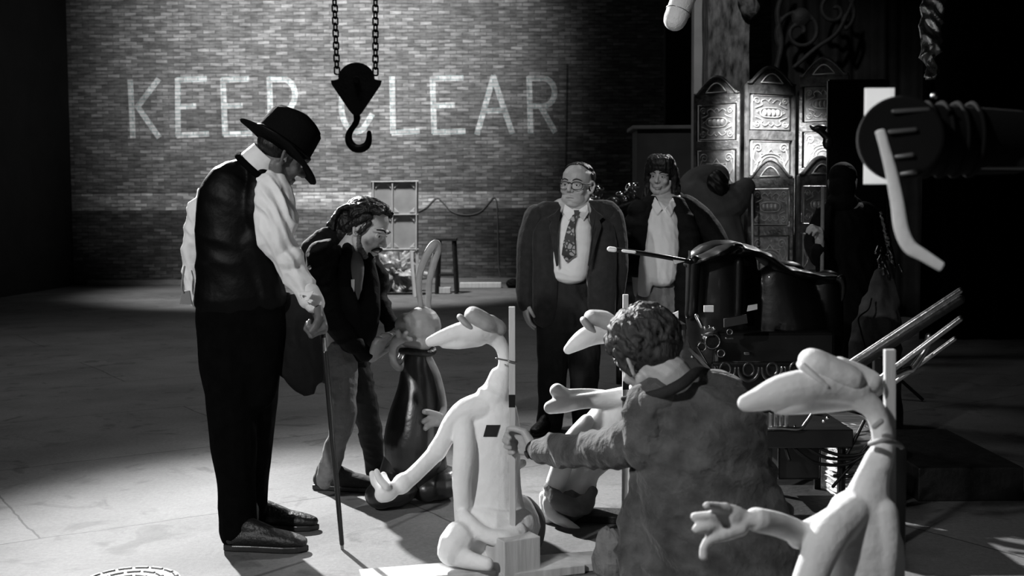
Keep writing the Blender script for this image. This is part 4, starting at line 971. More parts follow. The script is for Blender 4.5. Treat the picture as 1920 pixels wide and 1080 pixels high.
# ------------------------------------------------------------------ 5. dark-clothed figure at right, one hand on a pole
def person_dark():
    Y = 7.6; q = lambda x, y, o=0: P(x, y, Y + o)
    t = thing('person', (q(1585, 800).x, Y, 0), 'person in black holding a thin pole, almost lost in the dark at right', 'person')
    H = Head(q(1580, 345), (.35, .9, -.2), (0, 0, 1), 1.0)
    mb = MB(); H.skin(mb); mb.L([(1583, 365, Y, 16), (1585, 395, Y, 18)]); mb.L([(1587, 400, Y, 45), (1588, 560, Y, 42)], .6)
    mb.L([(1550, 405, Y, 20), (1535, 460, Y - .1, 15), (1540, 478, Y - .25, 12), (1537, 450, Y - .3, 9)]); mb.L([(1625, 405, Y, 20), (1640, 480, Y, 15), (1636, 550, Y, 10)])
    mb.L([(1568, 560, Y, 24), (1562, 800, Y, 12)]); mb.L([(1610, 560, Y, 24), (1612, 800, Y, 12)])
    hand(mb, q(1538, 456, -.3), (-.15, -.25, 1), (-1, -.2, 0), -1, curls=[(1.0, 1.1, .5)] * 4, k=1.0, fat=1.15); hand(mb, q(1636, 550), (0, 0, -1), (-1, 0, 0), 1)
    mb.organic('body', M_skin, t, .0045, 2)
    mb = MB(); H.ell(mb, (0, -.01, .05), (.09, .105, .09)); H.ell(mb, (0, -.03, -.03), (.085, .09, .1)); H.ell(mb, (0, 0, -.12), (.10, .10, .08)); mb.organic('hood', M_blackc, t, .006, 3)
    mb = MB(); mb.L([(1584, 385, Y, 34), (1586, 410, Y, 62), (1588, 480, Y, 62), (1590, 560, Y, 58), (1590, 660, Y, 62)], .55); mb.L([(1552, 402, Y, 24), (1532, 450, Y - .08, 24), (1538, 482, Y - .22, 20), (1537, 466, Y - .29, 15)]); mb.L([(1622, 402, Y, 24), (1640, 470, Y, 22), (1637, 545, Y, 16)])
    mb.organic('coat', M_blackc, t, .008, 3, (.008, 28, (1, 0, .6)))
    mb = MB(); mb.L([(1570, 640, Y, 28), (1565, 805, Y, 20)]); mb.L([(1610, 640, Y, 28), (1612, 805, Y, 20)]); mb.organic('trousers', M_black, t, .008, 3)
    shoe(t, (q(1565, 800).x, Y), R(-110)); shoe(t, (q(1612, 800).x, Y), R(-80))
    a = q(1543, 350, -.32); o = MB().cyl(a, (a.x, a.y, 0), .012).build('pole', M_wood_g); tag(recenter(o), 'thin upright pole held by the black-clad person at right', 'pole')
person_dark()

# ------------------------------------------------------------------ 6. kneeling man seen from behind, work jacket
def man_kneel():
    Y = 3.7; q = lambda x, y, o=0: P(x, y, Y + o)
    t = thing('person', (q(1280, 1000).x, Y, 0), 'curly-haired person in worn work jacket kneeling and gripping a wooden post', 'person')
    H = Head(q(1213, 670, .05), (-.50, .78, -.50), (-.30, .10, .88), 1.10)
    mb = MB(); H.skin(mb)
    mb.L([(1222, 680, Y + .04, 36), (1258, 702, Y - .01, 38), (1288, 745, Y, 32)])
    mb.L([(1295, 790, Y, 55), (1320, 880, Y, 75), (1330, 1000, Y, 75)], .6)
    mb.L([(1265, 800, Y - .03, 26), (1196, 830, Y + .0, 24), (1110, 842, Y + .18, 22), (1040, 846, Y + .40, 19), (1000, 845, Y + .62, 17)])
    mb.L([(1365, 810, Y + .08, 26), (1405, 900, Y + .16, 26), (1330, 960, Y + .4, 26), (1280, 960, Y + .42, 18)])
    for x, yy in ((1245, .0), (1390, .05)):
        mb.tube([q(1320, 1020, 0), P(x - 30, 1120, Y + .25), P(x - 50, 1165, Y + .38), P(x, 1190, Y + .05), P(x + 40, 1190, Y - .25)], [.11, .09, .065, .06, .045])
    W = P(1000, 845, Y + .62)
    post = P(960, 815, 4.40)
    hand(mb, W, (-.50, .84, .20), (-.83, -.50, .0), 1, curls=[(1.15, 1.25, .9), (1.2, 1.25, .9), (1.2, 1.3, .9), (1.2, 1.3, .9)], k=1.12, tcurl=.75, thumb_out=.7, fat=1.05, spread=.16)
    hand(mb, q(1280, 960, .42), (-.8, .3, -.3), (0, 0, -1), -1)
    b = mb.organic('body', M_skin, t, .005, 2); H.details(b, M_hair_b)
    # hair: loose waves
    mb = MB(); H.ell(mb, (0, -.022, .050), (.095, .108, .092)); H.ell(mb, (0, -.070, .005), (.078, .05, .055))
    rr = random.Random(11)
    for i in range(150):
        a = rr.uniform(-math.pi, math.pi); e = rr.uniform(.0, 1.45)
        dirv = Vector((math.cos(a) * math.cos(e), math.sin(a) * math.cos(e), math.sin(e)))
        if dirv.y > .3 and e < .55: continue
        c = Vector((0, -.022, .05)); p = c + Vector((dirv.x * .094, dirv.y * .108, dirv.z * .092))
        tg = Vector((math.cos(a) * .45, math.sin(a) * .45 - .15, -1)); tg = (tg - dirv * tg.dot(dirv)).normalized(); sd = dirv.cross(tg)
        wv = rr.uniform(-.012, .012); pts = []
        for j in range(6):
            tt = j * .017; pp = p + tg * tt + sd * wv * math.sin(j * 1.5) * 1.4 + dirv * (.004 + .003 * math.sin(j * 1.9 + i))
            rel = pp - c; rad = math.sqrt((rel.x / .099) ** 2 + (rel.y / .113) ** 2 + (rel.z / .097) ** 2); pp = c + rel / max(rad, .2) * (1 + rr.uniform(0, .03)) if j else pp
            pts.append(H.q(*pp))
        mb.tube(pts, [.008, .0095, .009, .008, .006, .003], n=7)
    for sx in (-1, 1): mb.tube([H.q(.088 * sx, .0, .05), H.q(.092 * sx, .004, .0), H.q(.086 * sx, .0, -.03)], [.014, .012, .008])
    mb.organic('hair', M_hair_b, t, .004, 0, (.005, 60, (.4, 0, 1)))
    # jacket
    mb = MB()
    mb.L([(1288, 735, Y + .0, 40), (1292, 752, Y - .02, 88), (1315, 800, Y - .04, 118), (1320, 870, Y - .03, 125), (1325, 930, Y, 128), (1345, 1000, Y, 145), (1355, 1080, Y, 165), (1355, 1150, Y, 175)], [.6, .6, .65, .7, .72, .8, .85, .85], n=36)
    mb.L([(1300, 722, Y, 24), (1336, 730, Y, 42), (1375, 775, Y + .03, 48), (1395, 850, Y + .08, 50), (1420, 930, Y + .12, 50), (1440, 1000, Y + .1, 60), (1440, 1080, Y + .05, 75)], .9)
    mb.L([(1230, 745, Y - .02, 42), (1215, 775, Y - .06, 52), (1225, 830, Y - .05, 58)], .9)
    mb.L([(1230, 900, Y + .05, 52), (1215, 980, Y + .08, 55), (1215, 1080, Y + .05, 60)], .9)
    jk = mb.organic('jacket', M_kneel, t, .008, 3, (.020, 22, (.45, 0, 1)))
    mb = MB()
    mb.L([(1226, 762, Y - .06, 42), (1208, 806, Y - .04, 46), (1166, 836, Y + .05, 40), (1110, 844, Y + .18, 35), (1060, 845, Y + .34, 31), (1022, 844, Y + .50, 29)], 1.0, n=22)
    sl = mb.organic('jacket_sleeve', M_kneel, t, .006, 2, (.013, 30, (1, 0, .35)))
    mb = MB(); mb.tube([P(1168, 748, Y - .02), P(1205, 744, Y - .08), P(1242, 737, Y - .12), P(1278, 720, Y - .13), P(1306, 698, Y - .08), P(1330, 697, Y + .02)], [.010, .014, .018, .019, .017, .012], .8)
    mb.organic('collar', M_kneel_d, t, .005, 2)
    # trousers and shoes
    mb = MB()
    for x, yy in ((1245, .0), (1390, .05)): mb.tube([q(1320, 1040, 0), P(x - 30, 1120, Y + .25), P(x - 52, 1160, Y + .38), P(x, 1190, Y + .05), P(x + 40, 1190, Y - .22)], [.14, .11, .082, .078, .06])
    mb.organic('trousers', M_dark_trouser, t, .008, 3, (.006, 34, (1, 0, 1)))
    # watch
    wd = (P(1018, 842, Y + .52) - W).normalized(); u1 = wd.cross(Vector((0, 1, 0))).normalized(); v1 = wd.cross(u1); cc = P(1004, 844, Y + .60)
    mb = MB(); 
    for h in (-.006, 0, .006): mb.tube([cc + wd * h + (u1 * math.cos(a) + v1 * math.sin(a)) * .0335 for a in [i * .2618 for i in range(25)]], .004, n=8, sm=False)
    wt = mb.build('watch', M_leather, t, 0, True); vv = Vector((0, -1, .1)); vv = (vv - wd * vv.dot(wd)).normalized(); MB().cyl(cc + vv * .032, cc + vv * .041, .016).build('watch_case', M_iron, wt, .002)
man_kneel()
# ================================================================== PALE STAND-IN FIGURES ON POSTS
def big_fingers(mb, pts_list, r):
    for pts in pts_list: mb.tube(pts, [r, r * 1.02, r * 1.05][:len(pts)] if len(pts) <= 3 else [r] * len(pts), n=12)

def post(name_lbl, px, ytop, ybot, Y, wpx, tapes=()):
    a = P(px[0], ytop, Y); b = P(px[1], ybot, Y); b.z = 0.0; b.x = P(px[1], ybot, Y).x
    t = thing('post_stand', (b.x, Y, 0), name_lbl, 'wooden post')
    MB().bar(b + Vector((0, 0, .035)), a, wpx / S(Y), .024).build('post', M_wood_p, t, .002)
    for y, h in tapes:
        c = P(px[0], y, Y); MB().box(c, (wpx / S(Y) * 1.06, .026, h / S(Y))).build('tape', M_tape, t)
    return t
# --- nearest the centre
Y1 = 4.55; q1 = lambda x, y, o=0: P(x, y, Y1 + o)
st = post('pale square post held in the kneeling person\'s fist, beside the central white figure', (960, 961), 575, 1045, 4.42, 11.5, ((751, 24),))
blk = P(961, 1052, 4.42); 
MB().box((blk.x, 4.40, .085), (.155, .16, .15), Matrix.Rotation(R(28), 3, 'Z')).build('base_block', M_wood_p, st, .004)
MB().box((blk.x - .10, 4.42, .018), (.95, .16, .032), Matrix.Rotation(R(14), 3, 'Z')).build('base_plank', M_wood_p, st, .004)
MB().box((blk.x + .10, 4.40, .019), (.34, .10, .034), Matrix.Rotation(R(20), 3, 'Z')).build('base_plank', M_wood_p, st, .004)

def figure_one():
    Y = Y1; q = q1
    t = thing('plain_figure', (q(920, 1040).x, Y, 0), 'white featureless figure with black square on chest, bent head and long arm reaching left', 'mannequin')
    mb = MB()
    # long plain head and neck
    mb.L([(806, 641, Y - .05, 10), (830, 633, Y - .05, 15), (860, 625, Y - .04, 20), (895, 620, Y - .03, 24), (922, 626, Y, 20)], [.9, .95, 1, 1, .9])
    mb.L([(832, 646, Y - .05, 8), (862, 643, Y - .05, 12), (900, 636, Y - .02, 14)], .9)
    mb.L([(915, 624, Y, 19), (938, 645, Y + .01, 14), (946, 672, Y + .01, 12), (944, 700, Y + .01, 13)])
    # collar, shoulders, torso shell
    mb.L([(938, 704, Y + .01, 21), (932, 730, Y + .01, 27), (925, 745, Y, 34)], .8)
    mb.L([(905, 762, Y, 36), (925, 775, Y, 46), (920, 820, Y, 58), (914, 880, Y, 62), (915, 940, Y, 66), (922, 985, Y, 70)], [.7, .7, .75, .75, .8, .85], n=30)
    mb.L([(868, 780, Y - .04, 18), (870, 840, Y - .10, 21), (866, 900, Y - .12, 19), (868, 950, Y - .10, 17)], .8)
    mb.L([(880, 968, Y - .06, 30), (925, 988, Y - .10, 38), (975, 985, Y - .04, 34)], .9)          # folded skirt roll
    mb.L([(868, 966, Y - .13, 13), (905, 1000, Y - .17, 15), (945, 1010, Y - .17, 17), (975, 995, Y - .12, 15)], .9)
    mb.L([(975, 950, Y + .08, 24), (992, 985, Y + .1, 24), (975, 1015, Y + .08, 20)])
    # left arm: shoulder, elbow, wrist
    mb.L([(905, 765, Y, 32), (872, 772, Y - .02, 25), (848, 795, Y - .04, 20), (832, 825, Y - .06, 18), (818, 848, Y - .07, 19)])
    mb.L([(818, 848, Y - .07, 17), (795, 872, Y - .10, 16), (772, 894, Y - .13, 16), (757, 906, Y - .14, 17)])
    mb.L([(757, 904, Y - .14, 19), (752, 909, Y - .14, 19)])
    mb.L([(748, 912, Y - .15, 11), (728, 922, Y - .17, 19), (715, 928, Y - .18, 16)], .8)
    mb.L([(716, 918, Y - .17, 8), (702, 905, Y - .17, 7), (698, 888, Y - .17, 6.5)]); mb.L([(724, 912, Y - .20, 8), (712, 898, Y - .20, 7), (706, 884, Y - .20, 6)]); mb.L([(730, 914, Y - .12, 8), (722, 900, Y - .11, 7.5), (719, 891, Y - .11, 7)])
    # knees and feet tucked under
    mb.L([(905, 1010, Y - .05, 32), (862, 1008, Y - .16, 34), (848, 1035, Y - .18, 30)], .9); mb.L([(848, 1035, Y - .18, 26), (880, 1050, Y - .22, 18), (915, 1058, Y - .26, 14)], .8)
    mb.L([(935, 1020, Y, 40), (900, 1040, Y - .08, 30), (905, 1062, Y - .14, 18)], .9)
    # far hand coming round by the post
    mb.L([(950, 930, Y + .14, 10), (950, 905, Y + .16, 9), (958, 885, Y + .16, 11), (970, 872, Y + .14, 10), (980, 868, Y + .12, 8)]); mb.L([(955, 888, Y + .16, 7), (940, 880, Y + .14, 6.5), (930, 876, Y + .13, 6)]); mb.L([(962, 878, Y + .16, 7), (955, 866, Y + .15, 6), (953, 858, Y + .14, 6)])
    b = mb.organic('body', M_plaster, t, .0055, 3)
    # shaded coat back: the shade is given by a grey material
    mb = MB(); mb.L([(985, 945, Y + .10, 16), (1000, 975, Y + .12, 22), (992, 1015, Y + .12, 26), (960, 1040, Y + .06, 26)], 1.0); mb.organic('coat_tail', M_robe_g, t, .007, 3, (.004, 30, (1, 0, .5)))
    # soft flat cap: pad + visor, no face
    mb = MB(); mb.L([(888, 592, Y - .03, 18), (905, 604, Y - .02, 20), (922, 612, Y, 15)], 1.6); mb.L([(918, 606, Y, 17), (935, 615, Y + .01, 15)], 1.5); mb.organic('cap', M_plaster_g, t, .005, 4)
    mb = MB(); mb.L([(862, 594, Y - .05, 6), (874, 606, Y - .05, 7), (884, 614, Y - .05, 6)], 3.0); mb.organic('cap_brim', M_plaster_g, t, .004, 3)
    dgo = Vector(MW.translation); cor = []
    for x, y in ((912, 797), (938, 797), (931, 819), (906, 819)):
        dr = (q(x, y) - dgo).normalized(); hit, loc, nrm, _ = b.ray_cast(dgo - t.location, dr)
        cor.append((loc + t.location if hit else q(x, y, -.09)) - dr * .004)
    MB().prism(cor, (0, .003, 0)).build('chest_patch', M_tape, t)
    MB().tube([P(930, 672, Y - .07), P(950, 676, 4.40), P(968, 680, 4.40)], .0035, n=8).build('tie_wire', M_steel, t, 0, True)
figure_one()

# --- behind: second figure and post
st = post('pale post standing behind the kneeling person\'s head, beside the half-hidden white figure', (1173, 1171), 552, 990, 5.15, 11.0, ((722, 16),))
bx = P(1171, 990, 5.15).x
MB().box((bx - .02, 5.2, .018), (.62, .16, .032), Matrix.Rotation(R(-12), 3, 'Z')).build('base_plank', M_wood_d, st, .004)
def figure_two():
    Y = 5.25; q = lambda x, y, o=0: P(x, y, Y + o)
    t = thing('plain_figure', (q(1080, 1000).x, Y, 0), 'white featureless figure half hidden behind the kneeling person, head drooping left', 'mannequin')
    mb = MB()
    mb.L([(1066, 655, Y - .05, 10), (1082, 643, Y - .05, 16), (1104, 630, Y - .04, 20), (1135, 625, Y, 20), (1165, 632, Y, 18)])
    mb.L([(1160, 630, Y, 17), (1190, 650, Y, 14), (1200, 700, Y, 13), (1190, 740, Y, 16)])
    # crossed forearms with blunt hands
    mb.L([(1045, 733, Y - .1, 15), (1058, 745, Y - .1, 17)]); mb.L([(1032, 764, Y - .12, 13), (1055, 758, Y - .12, 17), (1095, 752, Y - .10, 15), (1130, 750, Y - .06, 18), (1170, 748, Y, 24)]); mb.L([(1058, 742, Y - .1, 13), (1100, 738, Y - .05, 10), (1130, 742, Y - .02, 12)])
    mb.L([(1175, 745, Y, 26), (1160, 775, Y, 44), (1130, 820, Y, 52), (1085, 870, Y, 46), (1072, 905, Y, 48), (1068, 930, Y, 50)], [.7, .7, .75, .8, .85, .9], n=28)
    mb.L([(1100, 790, Y - .08, 14), (1070, 830, Y - .12, 18), (1052, 880, Y - .13, 20), (1035, 925, Y - .1, 18)])
    mb.L([(1030, 940, Y - .12, 14), (1036, 965, Y - .14, 12), (1060, 980, Y - .16, 10), (1084, 994, Y - .18, 7)], .8); mb.L([(1020, 930, Y - .05, 10), (1028, 970, Y - .08, 14)])
    mb.organic('body', M_plaster, t, .006, 3)
    mb = MB(); mb.L([(1040, 930, Y - .02, 30), (1070, 945, Y - .05, 40), (1092, 935, Y - .02, 30)], .9); mb.L([(1030, 915, Y - .12, 13), (1050, 942, Y - .17, 17), (1088, 950, Y - .16, 18), (1112, 920, Y - .08, 10)]); mb.organic('robe_hem', M_robe_g, t, .007, 3, (.006, 34, (1, 0, 1)))
    mb = MB(); mb.L([(1020, 992, Y - .02, 20), (1060, 1000, Y, 22), (1085, 1003, Y, 16)], 1); mb.organic('boot', M_rubber_d, t, .007, 3)
    mb = MB(); mb.L([(1112, 596, Y - .02, 16), (1132, 602, Y, 20), (1152, 612, Y, 16)], 1.5); mb.L([(1145, 606, Y + .02, 15), (1160, 614, Y + .02, 14)], 1.5); mb.organic('cap', M_plaster_g, t, .005, 4)
    mb = MB(); mb.L([(1094, 600, Y - .04, 7), (1104, 612, Y - .04, 8), (1114, 622, Y - .04, 6)], 2.8); mb.organic('cap_brim', M_plaster_g, t, .004, 3)
figure_two()

# --- nearest the lens, right
st = post('thick pale post in the right foreground beside the large white figure', (1668, 1668), 655, 1500, 2.62, 15.0)
MB().box((P(1668, 900, 2.62).x, 2.62, .018), (.55, .2, .034)).build('base_plank', M_wood_p, st, .004)
mb = MB(); a = P(1680, 860, 2.70); mb.box((a.x, 2.70, a.z - .12), (.035, .05, .30)); mb.build('clamp_bar', M_blackm, st, .004)
mb = MB(); mb.box((a.x - .004, 2.70, (a.z - .27) / 2), (.016, .016, a.z - .27)); mb.build('clamp_leg', M_blackm, st, .002)
def figure_three():
    Y = 2.60; q = lambda x, y, o=0: P(x, y, Y + o)
    t = thing('plain_figure', (q(1600, 1080).x, Y, 0), 'large white featureless figure in right foreground, open hand held out to the left', 'mannequin')
    mb = MB()
    mb.L([(1398, 756, Y - .04, 17), (1425, 748, Y - .04, 24), (1462, 735, Y - .04, 32), (1505, 728, Y - .03, 36), (1560, 725, Y - .01, 34), (1605, 735, Y, 30)], .95)
    mb.L([(1460, 766, Y - .04, 13), (1500, 758, Y - .04, 20), (1560, 748, Y, 26), (1600, 745, Y, 24)], .9)
    mb.L([(1600, 738, Y, 28), (1636, 765, Y, 22), (1652, 800, Y, 21), (1656, 840, Y, 22), (1648, 870, Y, 26)])
    mb.L([(1648, 858, Y, 26), (1635, 900, Y, 34), (1625, 940, Y, 46)], .8)
    mb.L([(1612, 960, Y, 62), (1608, 1010, Y, 86), (1604, 1080, Y, 92), (1602, 1180, Y, 96), (1600, 1300, Y + .04, 100)], [.7, .7, .75, .8, .8], n=30)
    mb.L([(1600, 960, Y - .03, 34), (1555, 1005, Y - .08, 38), (1528, 1060, Y - .10, 34), (1505, 1130, Y - .12, 34)], .9)
    mb.L([(1655, 960, Y - .02, 30), (1660, 1020, Y - .04, 28), (1655, 1080, Y - .05, 26), (1650, 1160, Y - .06, 26)], .9)
    mb.L([(1590, 970, Y - .02, 36), (1545, 990, Y - .04, 30), (1512, 1003, Y - .05, 27), (1498, 1006, Y - .06, 25)])
    mb.L([(1500, 1000, Y - .06, 24), (1460, 984, Y - .10, 24), (1425, 976, Y - .14, 24), (1418, 974, Y - .14, 24)])
    mb.L([(1412, 974, Y - .15, 16), (1396, 973, Y - .15, 16)])
    # hand: palm, three fingers, hanging thumb
    mb.L([(1398, 974, Y - .15, 17), (1372, 970, Y - .16, 26), (1352, 972, Y - .16, 25)], .55)
    mb.L([(1362, 953, Y - .17, 11), (1342, 950, Y - .19, 9), (1325, 948, Y - .22, 8)])
    mb.L([(1352, 968, Y - .16, 12), (1326, 968, Y - .18, 10.5), (1302, 969, Y - .19, 9)])
    mb.L([(1352, 986, Y - .16, 12), (1328, 990, Y - .19, 10.5), (1306, 992, Y - .20, 9.5)])
    mb.L([(1390, 992, Y - .16, 14), (1356, 1003, Y - .18, 13), (1330, 1012, Y - .19, 10), (1320, 1028, Y - .19, 9), (1319, 1043, Y - .19, 9.5)])
    # folded hips and legs to the floor (below the view)
    mb.L([(1600, 1300, Y + .04, 100), (1560, 1380, Y - .1, 80), (1540, 1440, Y - .15, 60)], .9); mb.tube([q(1580, 1390, -.05), Vector((q(1560, 1460).x, Y - .12, .07))], [.11, .07]); mb.tube([q(1640, 1390, 0), Vector((q(1650, 1460).x, Y - .05, .07))], [.10, .07])
    mb.organic('body', M_plaster, t, .0045, 4)
    mb = MB(); mb.L([(1525, 680, Y - .01, 28), (1560, 700, Y, 32), (1592, 712, Y, 28)], 1.35); mb.L([(1575, 690, Y + .03, 22), (1600, 706, Y + .03, 28), (1632, 718, Y + .02, 24)], 1.4); mb.organic('cap', M_plaster, t, .0045, 5)
    mb = MB(); mb.L([(1502, 684, Y - .03, 8), (1520, 702, Y - .03, 10), (1545, 722, Y - .03, 9), (1556, 730, Y - .03, 5)], 3.0); mb.organic('cap_brim', M_plaster, t, .004, 3)
    mb = MB(); mb.tube([q(1652, 790, -.06), q(1640, 800, -.05)], .006); mb.tube([P(1632, 832, Y - .03), P(1655, 826, Y - .065), P(1682, 832, Y - .02), P(1690, 838, Y + .05)], .006, n=8); mb.build('tie_wire', M_plaster_g, t, 0, True)
figure_three()

# --- dark dummy being steadied by the stooping person
def dark_dummy():
    Y = 5.55; q = lambda x, y, o=0: P(x, y, Y + o)
    t = thing('plain_dummy', (q(790, 935).x, Y, 0), 'dark pear-shaped dummy with faceless grey head and tall pale loop on top', 'mannequin')
    mb = MB()
    mb.L([(782, 655, Y, 20), (780, 690, Y, 28), (782, 730, Y, 38), (780, 780, Y, 52), (776, 830, Y, 58), (776, 870, Y, 54), (776, 895, Y, 40)], [.8, .8, .9, .95, 1, 1, 1], n=30)
    b = mb.organic('body', M_rubber_d, t, .006, 5)
    mb = MB(); mb.L([(752, 860, Y - .02, 34), (735, 890, Y - .04, 26)], 1); mb.L([(805, 865, Y + .02, 34), (818, 895, Y + .04, 24)], 1); mb.organic('leg', M_rubber_d, t, .007, 3)
    # round feet
    for (x, y, o) in ((738, 912, -.08), (822, 912, .05)):
        c = q(x, y, o); mb = MB(); mb.ell((c.x, c.y, .085), (.115, .14, .085)); mb.ell((c.x - .05, c.y - .06, .07), (.08, .09, .065)); mb.organic('foot', M_rubber_d, t, .007, 3)
    mb = MB(); mb.ell(q(792, 612), (36 / S(Y), .095, 38 / S(Y))); mb.ell(q(764, 610, -.04), (24 / S(Y), .07, 24 / S(Y))); mb.L([(792, 640, Y, 16), (786, 662, Y, 15)]); mb.L([(768, 636, Y - .03, 17), (795, 640, Y - .04, 18)])
    hd = mb.organic('head', M_rubber_g, t, .005, 5)
    mb = MB(); mb.L([(790, 582, Y, 5.5), (786, 545, Y, 6), (787, 515, Y, 6.5), (797, 485, Y - .01, 7.5), (810, 462, Y - .01, 8), (819, 456, Y, 7), (820, 470, Y + .01, 7.5), (812, 498, Y + .01, 7), (805, 530, Y + .01, 6), (803, 582, Y + .01, 5.5)], .7); mb.organic('top_loop', M_rubber_g, hd, .004, 2)
    mb = MB(); c = q(783, 658); mb.tube([c + Vector((math.cos(a) * .075, math.sin(a) * .07, .006 * math.sin(2 * a))) for a in [i * .2618 for i in range(25)]], .016, n=10); mb.build('neck_ring', M_leather, t, 0, True)
    # thin jointed arms with three blunt fingers
    mb = MB(); mb.L([(800, 672, Y, 11), (818, 700, Y, 7), (828, 735, Y - .02, 6.5), (832, 765, Y - .06, 6.5), (826, 782, Y - .1, 8), (820, 790, Y - .12, 11)])
    for dx, dy in ((-22, -14), (-24, 4), (-20, 17)): mb.L([(822, 784 + dy * .4, Y - .12, 6.5), (812 + dx * .4, 784 + dy * .8, Y - .15, 6), (818 + dx, 786 + dy, Y - .17, 5.5)])
    mb.organic('arm', M_rubber_g, t, .0045, 2)
    mb = MB(); mb.L([(768, 672, Y, 10), (752, 690, Y - .02, 7), (738, 680, Y - .06, 7), (736, 655, Y - .08, 7), (742, 640, Y - .1, 10), (752, 634, Y - .11, 11)])
    for dx, dy in ((-4, -16), (12, -12), (20, 0)): mb.L([(750, 636, Y - .11, 6), (750 + dx * .6, 636 + dy * .6, Y - .13, 5.5), (750 + dx, 636 + dy, Y - .14, 5)])
    mb.organic('arm', M_rubber_g, t, .0045, 2)
    mb = MB(); c = q(782, 800); mb.tube([(c.x, Y + .12, c.z), (c.x + .02, Y + .22, .02)], .012); mb.build('support_rod', M_iron, t, 0, True)
dark_dummy()

# ================================================================== CAMERA CRANE / BLACK MACHINE
def machine():
    Y = 6.15; q = lambda x, y, o=0: P(x, y, Y + o); k = 1 / S(Y)
    t = thing('camera_machine', (q(1430, 880).x, Y, 0), 'big black camera machine under a draped cover, with two white tape squares', 'camera rig')
    mb = MB()
    # housing body with rounded vertical edges
    mb.L([(1352, 490, Y, 66), (1356, 590, Y, 72), (1360, 660, Y, 62)], .62, n=32)
    mb.L([(1302, 490, Y - .18, 13), (1296, 590, Y - .18, 13)], 1); mb.L([(1386, 492, Y - .20, 10), (1384, 590, Y - .20, 9)], 1)
    mb.L([(1462, 520, Y + .02, 50), (1480, 600, Y + .02, 72), (1490, 670, Y + .02, 76)], .6, n=32)
    mb.L([(1550, 530, Y + .03, 30), (1548, 600, Y + .03, 34), (1540, 670, Y + .03, 40)], .8, n=28)
    hs = mb.organic('housing', M_blackgloss, t, .010, 5, (.004, 12, (1, .1, .1)))
    mb = MB()
    mb.tube([q(1292, 495, -.12), q(1325, 482, -.1), q(1350, 470, -.02), q(1400, 468, 0), q(1430, 482, 0), q(1470, 505, 0), q(1520, 517, 0), q(1578, 522, 0)], [.018, .022, .026, .028, .026, .024, .020, .016], [6, 7, 8, 8, 7, 6, 6, 6])
    mb.tube([q(1578, 522, -.1), q(1582, 540, -.1), q(1578, 565, -.1)], [.018, .012, .008])
    mb.organic('cover', M_blackgloss, t, .009, 4, (.012, 16, (1, .3, .1)))
    MB().prism([q(1320, 573, -.36), q(1338, 573, -.36), q(1338, 585, -.36), q(1320, 585, -.36)], (0, .01, 0)).build('tape_square', M_wtape, t)
    MB().prism([q(1403, 573, -.37), q(1420, 570, -.36), q(1420, 580, -.36), q(1401, 584, -.37)], (0, .01, 0)).build('tape_square', M_wtape, t)
    MB().prism([q(1358, 598, -.38), q(1400, 590, -.38), q(1402, 606, -.38), q(1358, 614, -.38)], (0, .02, 0)).build('data_plate', mat('dull_plate', .035, .5), t)
    MB().prism([q(1240, 597, -.3), q(1272, 583, -.3), q(1272, 599, -.3)], (0, .008, 0)).build('white_flap', M_wtape, t)
    MB().prism([q(1262, 487, -.28), q(1284, 490, -.26), q(1266, 495, -.28)], (0, .008, 0)).build('white_flap', M_wtape, t)
    mb = MB(); mb.box(q(1252, 610, -.22), (.16, .2, .03)); mb.build('side_shelf', M_blackm, t, .004)
    # gear train, dials
    for (x, y, r) in ((1336, 640, 16), (1316, 650, 9), (1368, 622, 6), (1352, 662, 8)):
        c = q(x, y, -.36); g = MB().cyl(c, c + Vector((0, .05, 0)), r * k, n=28).build('gear', M_iron, t, .003)
        MB().tube([c + Vector((math.cos(a) * r * k * .8, -.004, math.sin(a) * r * k * .8)) for a in [i * .2618 for i in range(25)]], .004, n=6, sm=False).build('gear_rim', M_steel, g, 0, True)
    for (x, y, w_, h_) in ((1330, 618, 16, 4), (1367, 634, 14, 3), (1326, 628, 20, 2.5), (1400, 663, 8, 4)):
        MB().box(q(x, y, -.37), (w_ * k, .03, h_ * k)).build('fitting', M_steel, t, .002)
    for (x, y) in ((1322, 614), (1331, 613), (1339, 616), (1268, 612), (1262, 666), (1298, 668)): MB().ell(q(x, y, -.38), .009, None, 12).build('knob', M_chrome, t, 0, True)
    MB().tube([q(1306, 592, -.34), q(1316, 612, -.36)], .010).build('lever', M_steel, t, 0, True)
    MB().tube([q(1338, 682, -.34), q(1420, 682, -.36), q(1500, 682, -.36)], .012, n=10).build('rail', M_iron, t, 0, True)
    # pedestal and wheels
    mb = MB(); mb.box((q(1440, 700).x, Y + .05, .45), (.62, .42, .62)); mb.build('pedestal', M_blackm, t, .02)
    mb = MB(); mb.box((q(1440, 700).x, Y + .05, .16), (1.05, .7, .08)); mb.build('chassis', M_blackm, t, .01)
    for sx in (-.45, .45):
        for sy in (-.3, .35):
            x = q(1440, 700).x + sx; MB().cyl((x, Y + sy - .03, .09), (x, Y + sy + .03, .09), .09).build('wheel', M_rubber_d, t, .01)
    # long mounting arm reaching left
    mb = MB(); mb.tube([q(1300, 492, -.2), q(1225, 478, -.3), q(1143, 467, -.35)], .012, n=10); ar = mb.build('arm', M_blackm, t, 0, True)
    MB().tube([q(1143, 467, -.35), q(1152, 468, -.35)], .013, n=10).build('arm_tip', M_wtape, ar, 0, True); MB().tube([q(1168, 470.5, -.365), q(1190, 473, -.365)], .007, n=8).build('arm_sleeve', M_wtape, ar, 0, True)
    MB().cyl(q(1293, 488, -.2), q(1293, 470, -.2), .006).build('pin', M_steel, t)
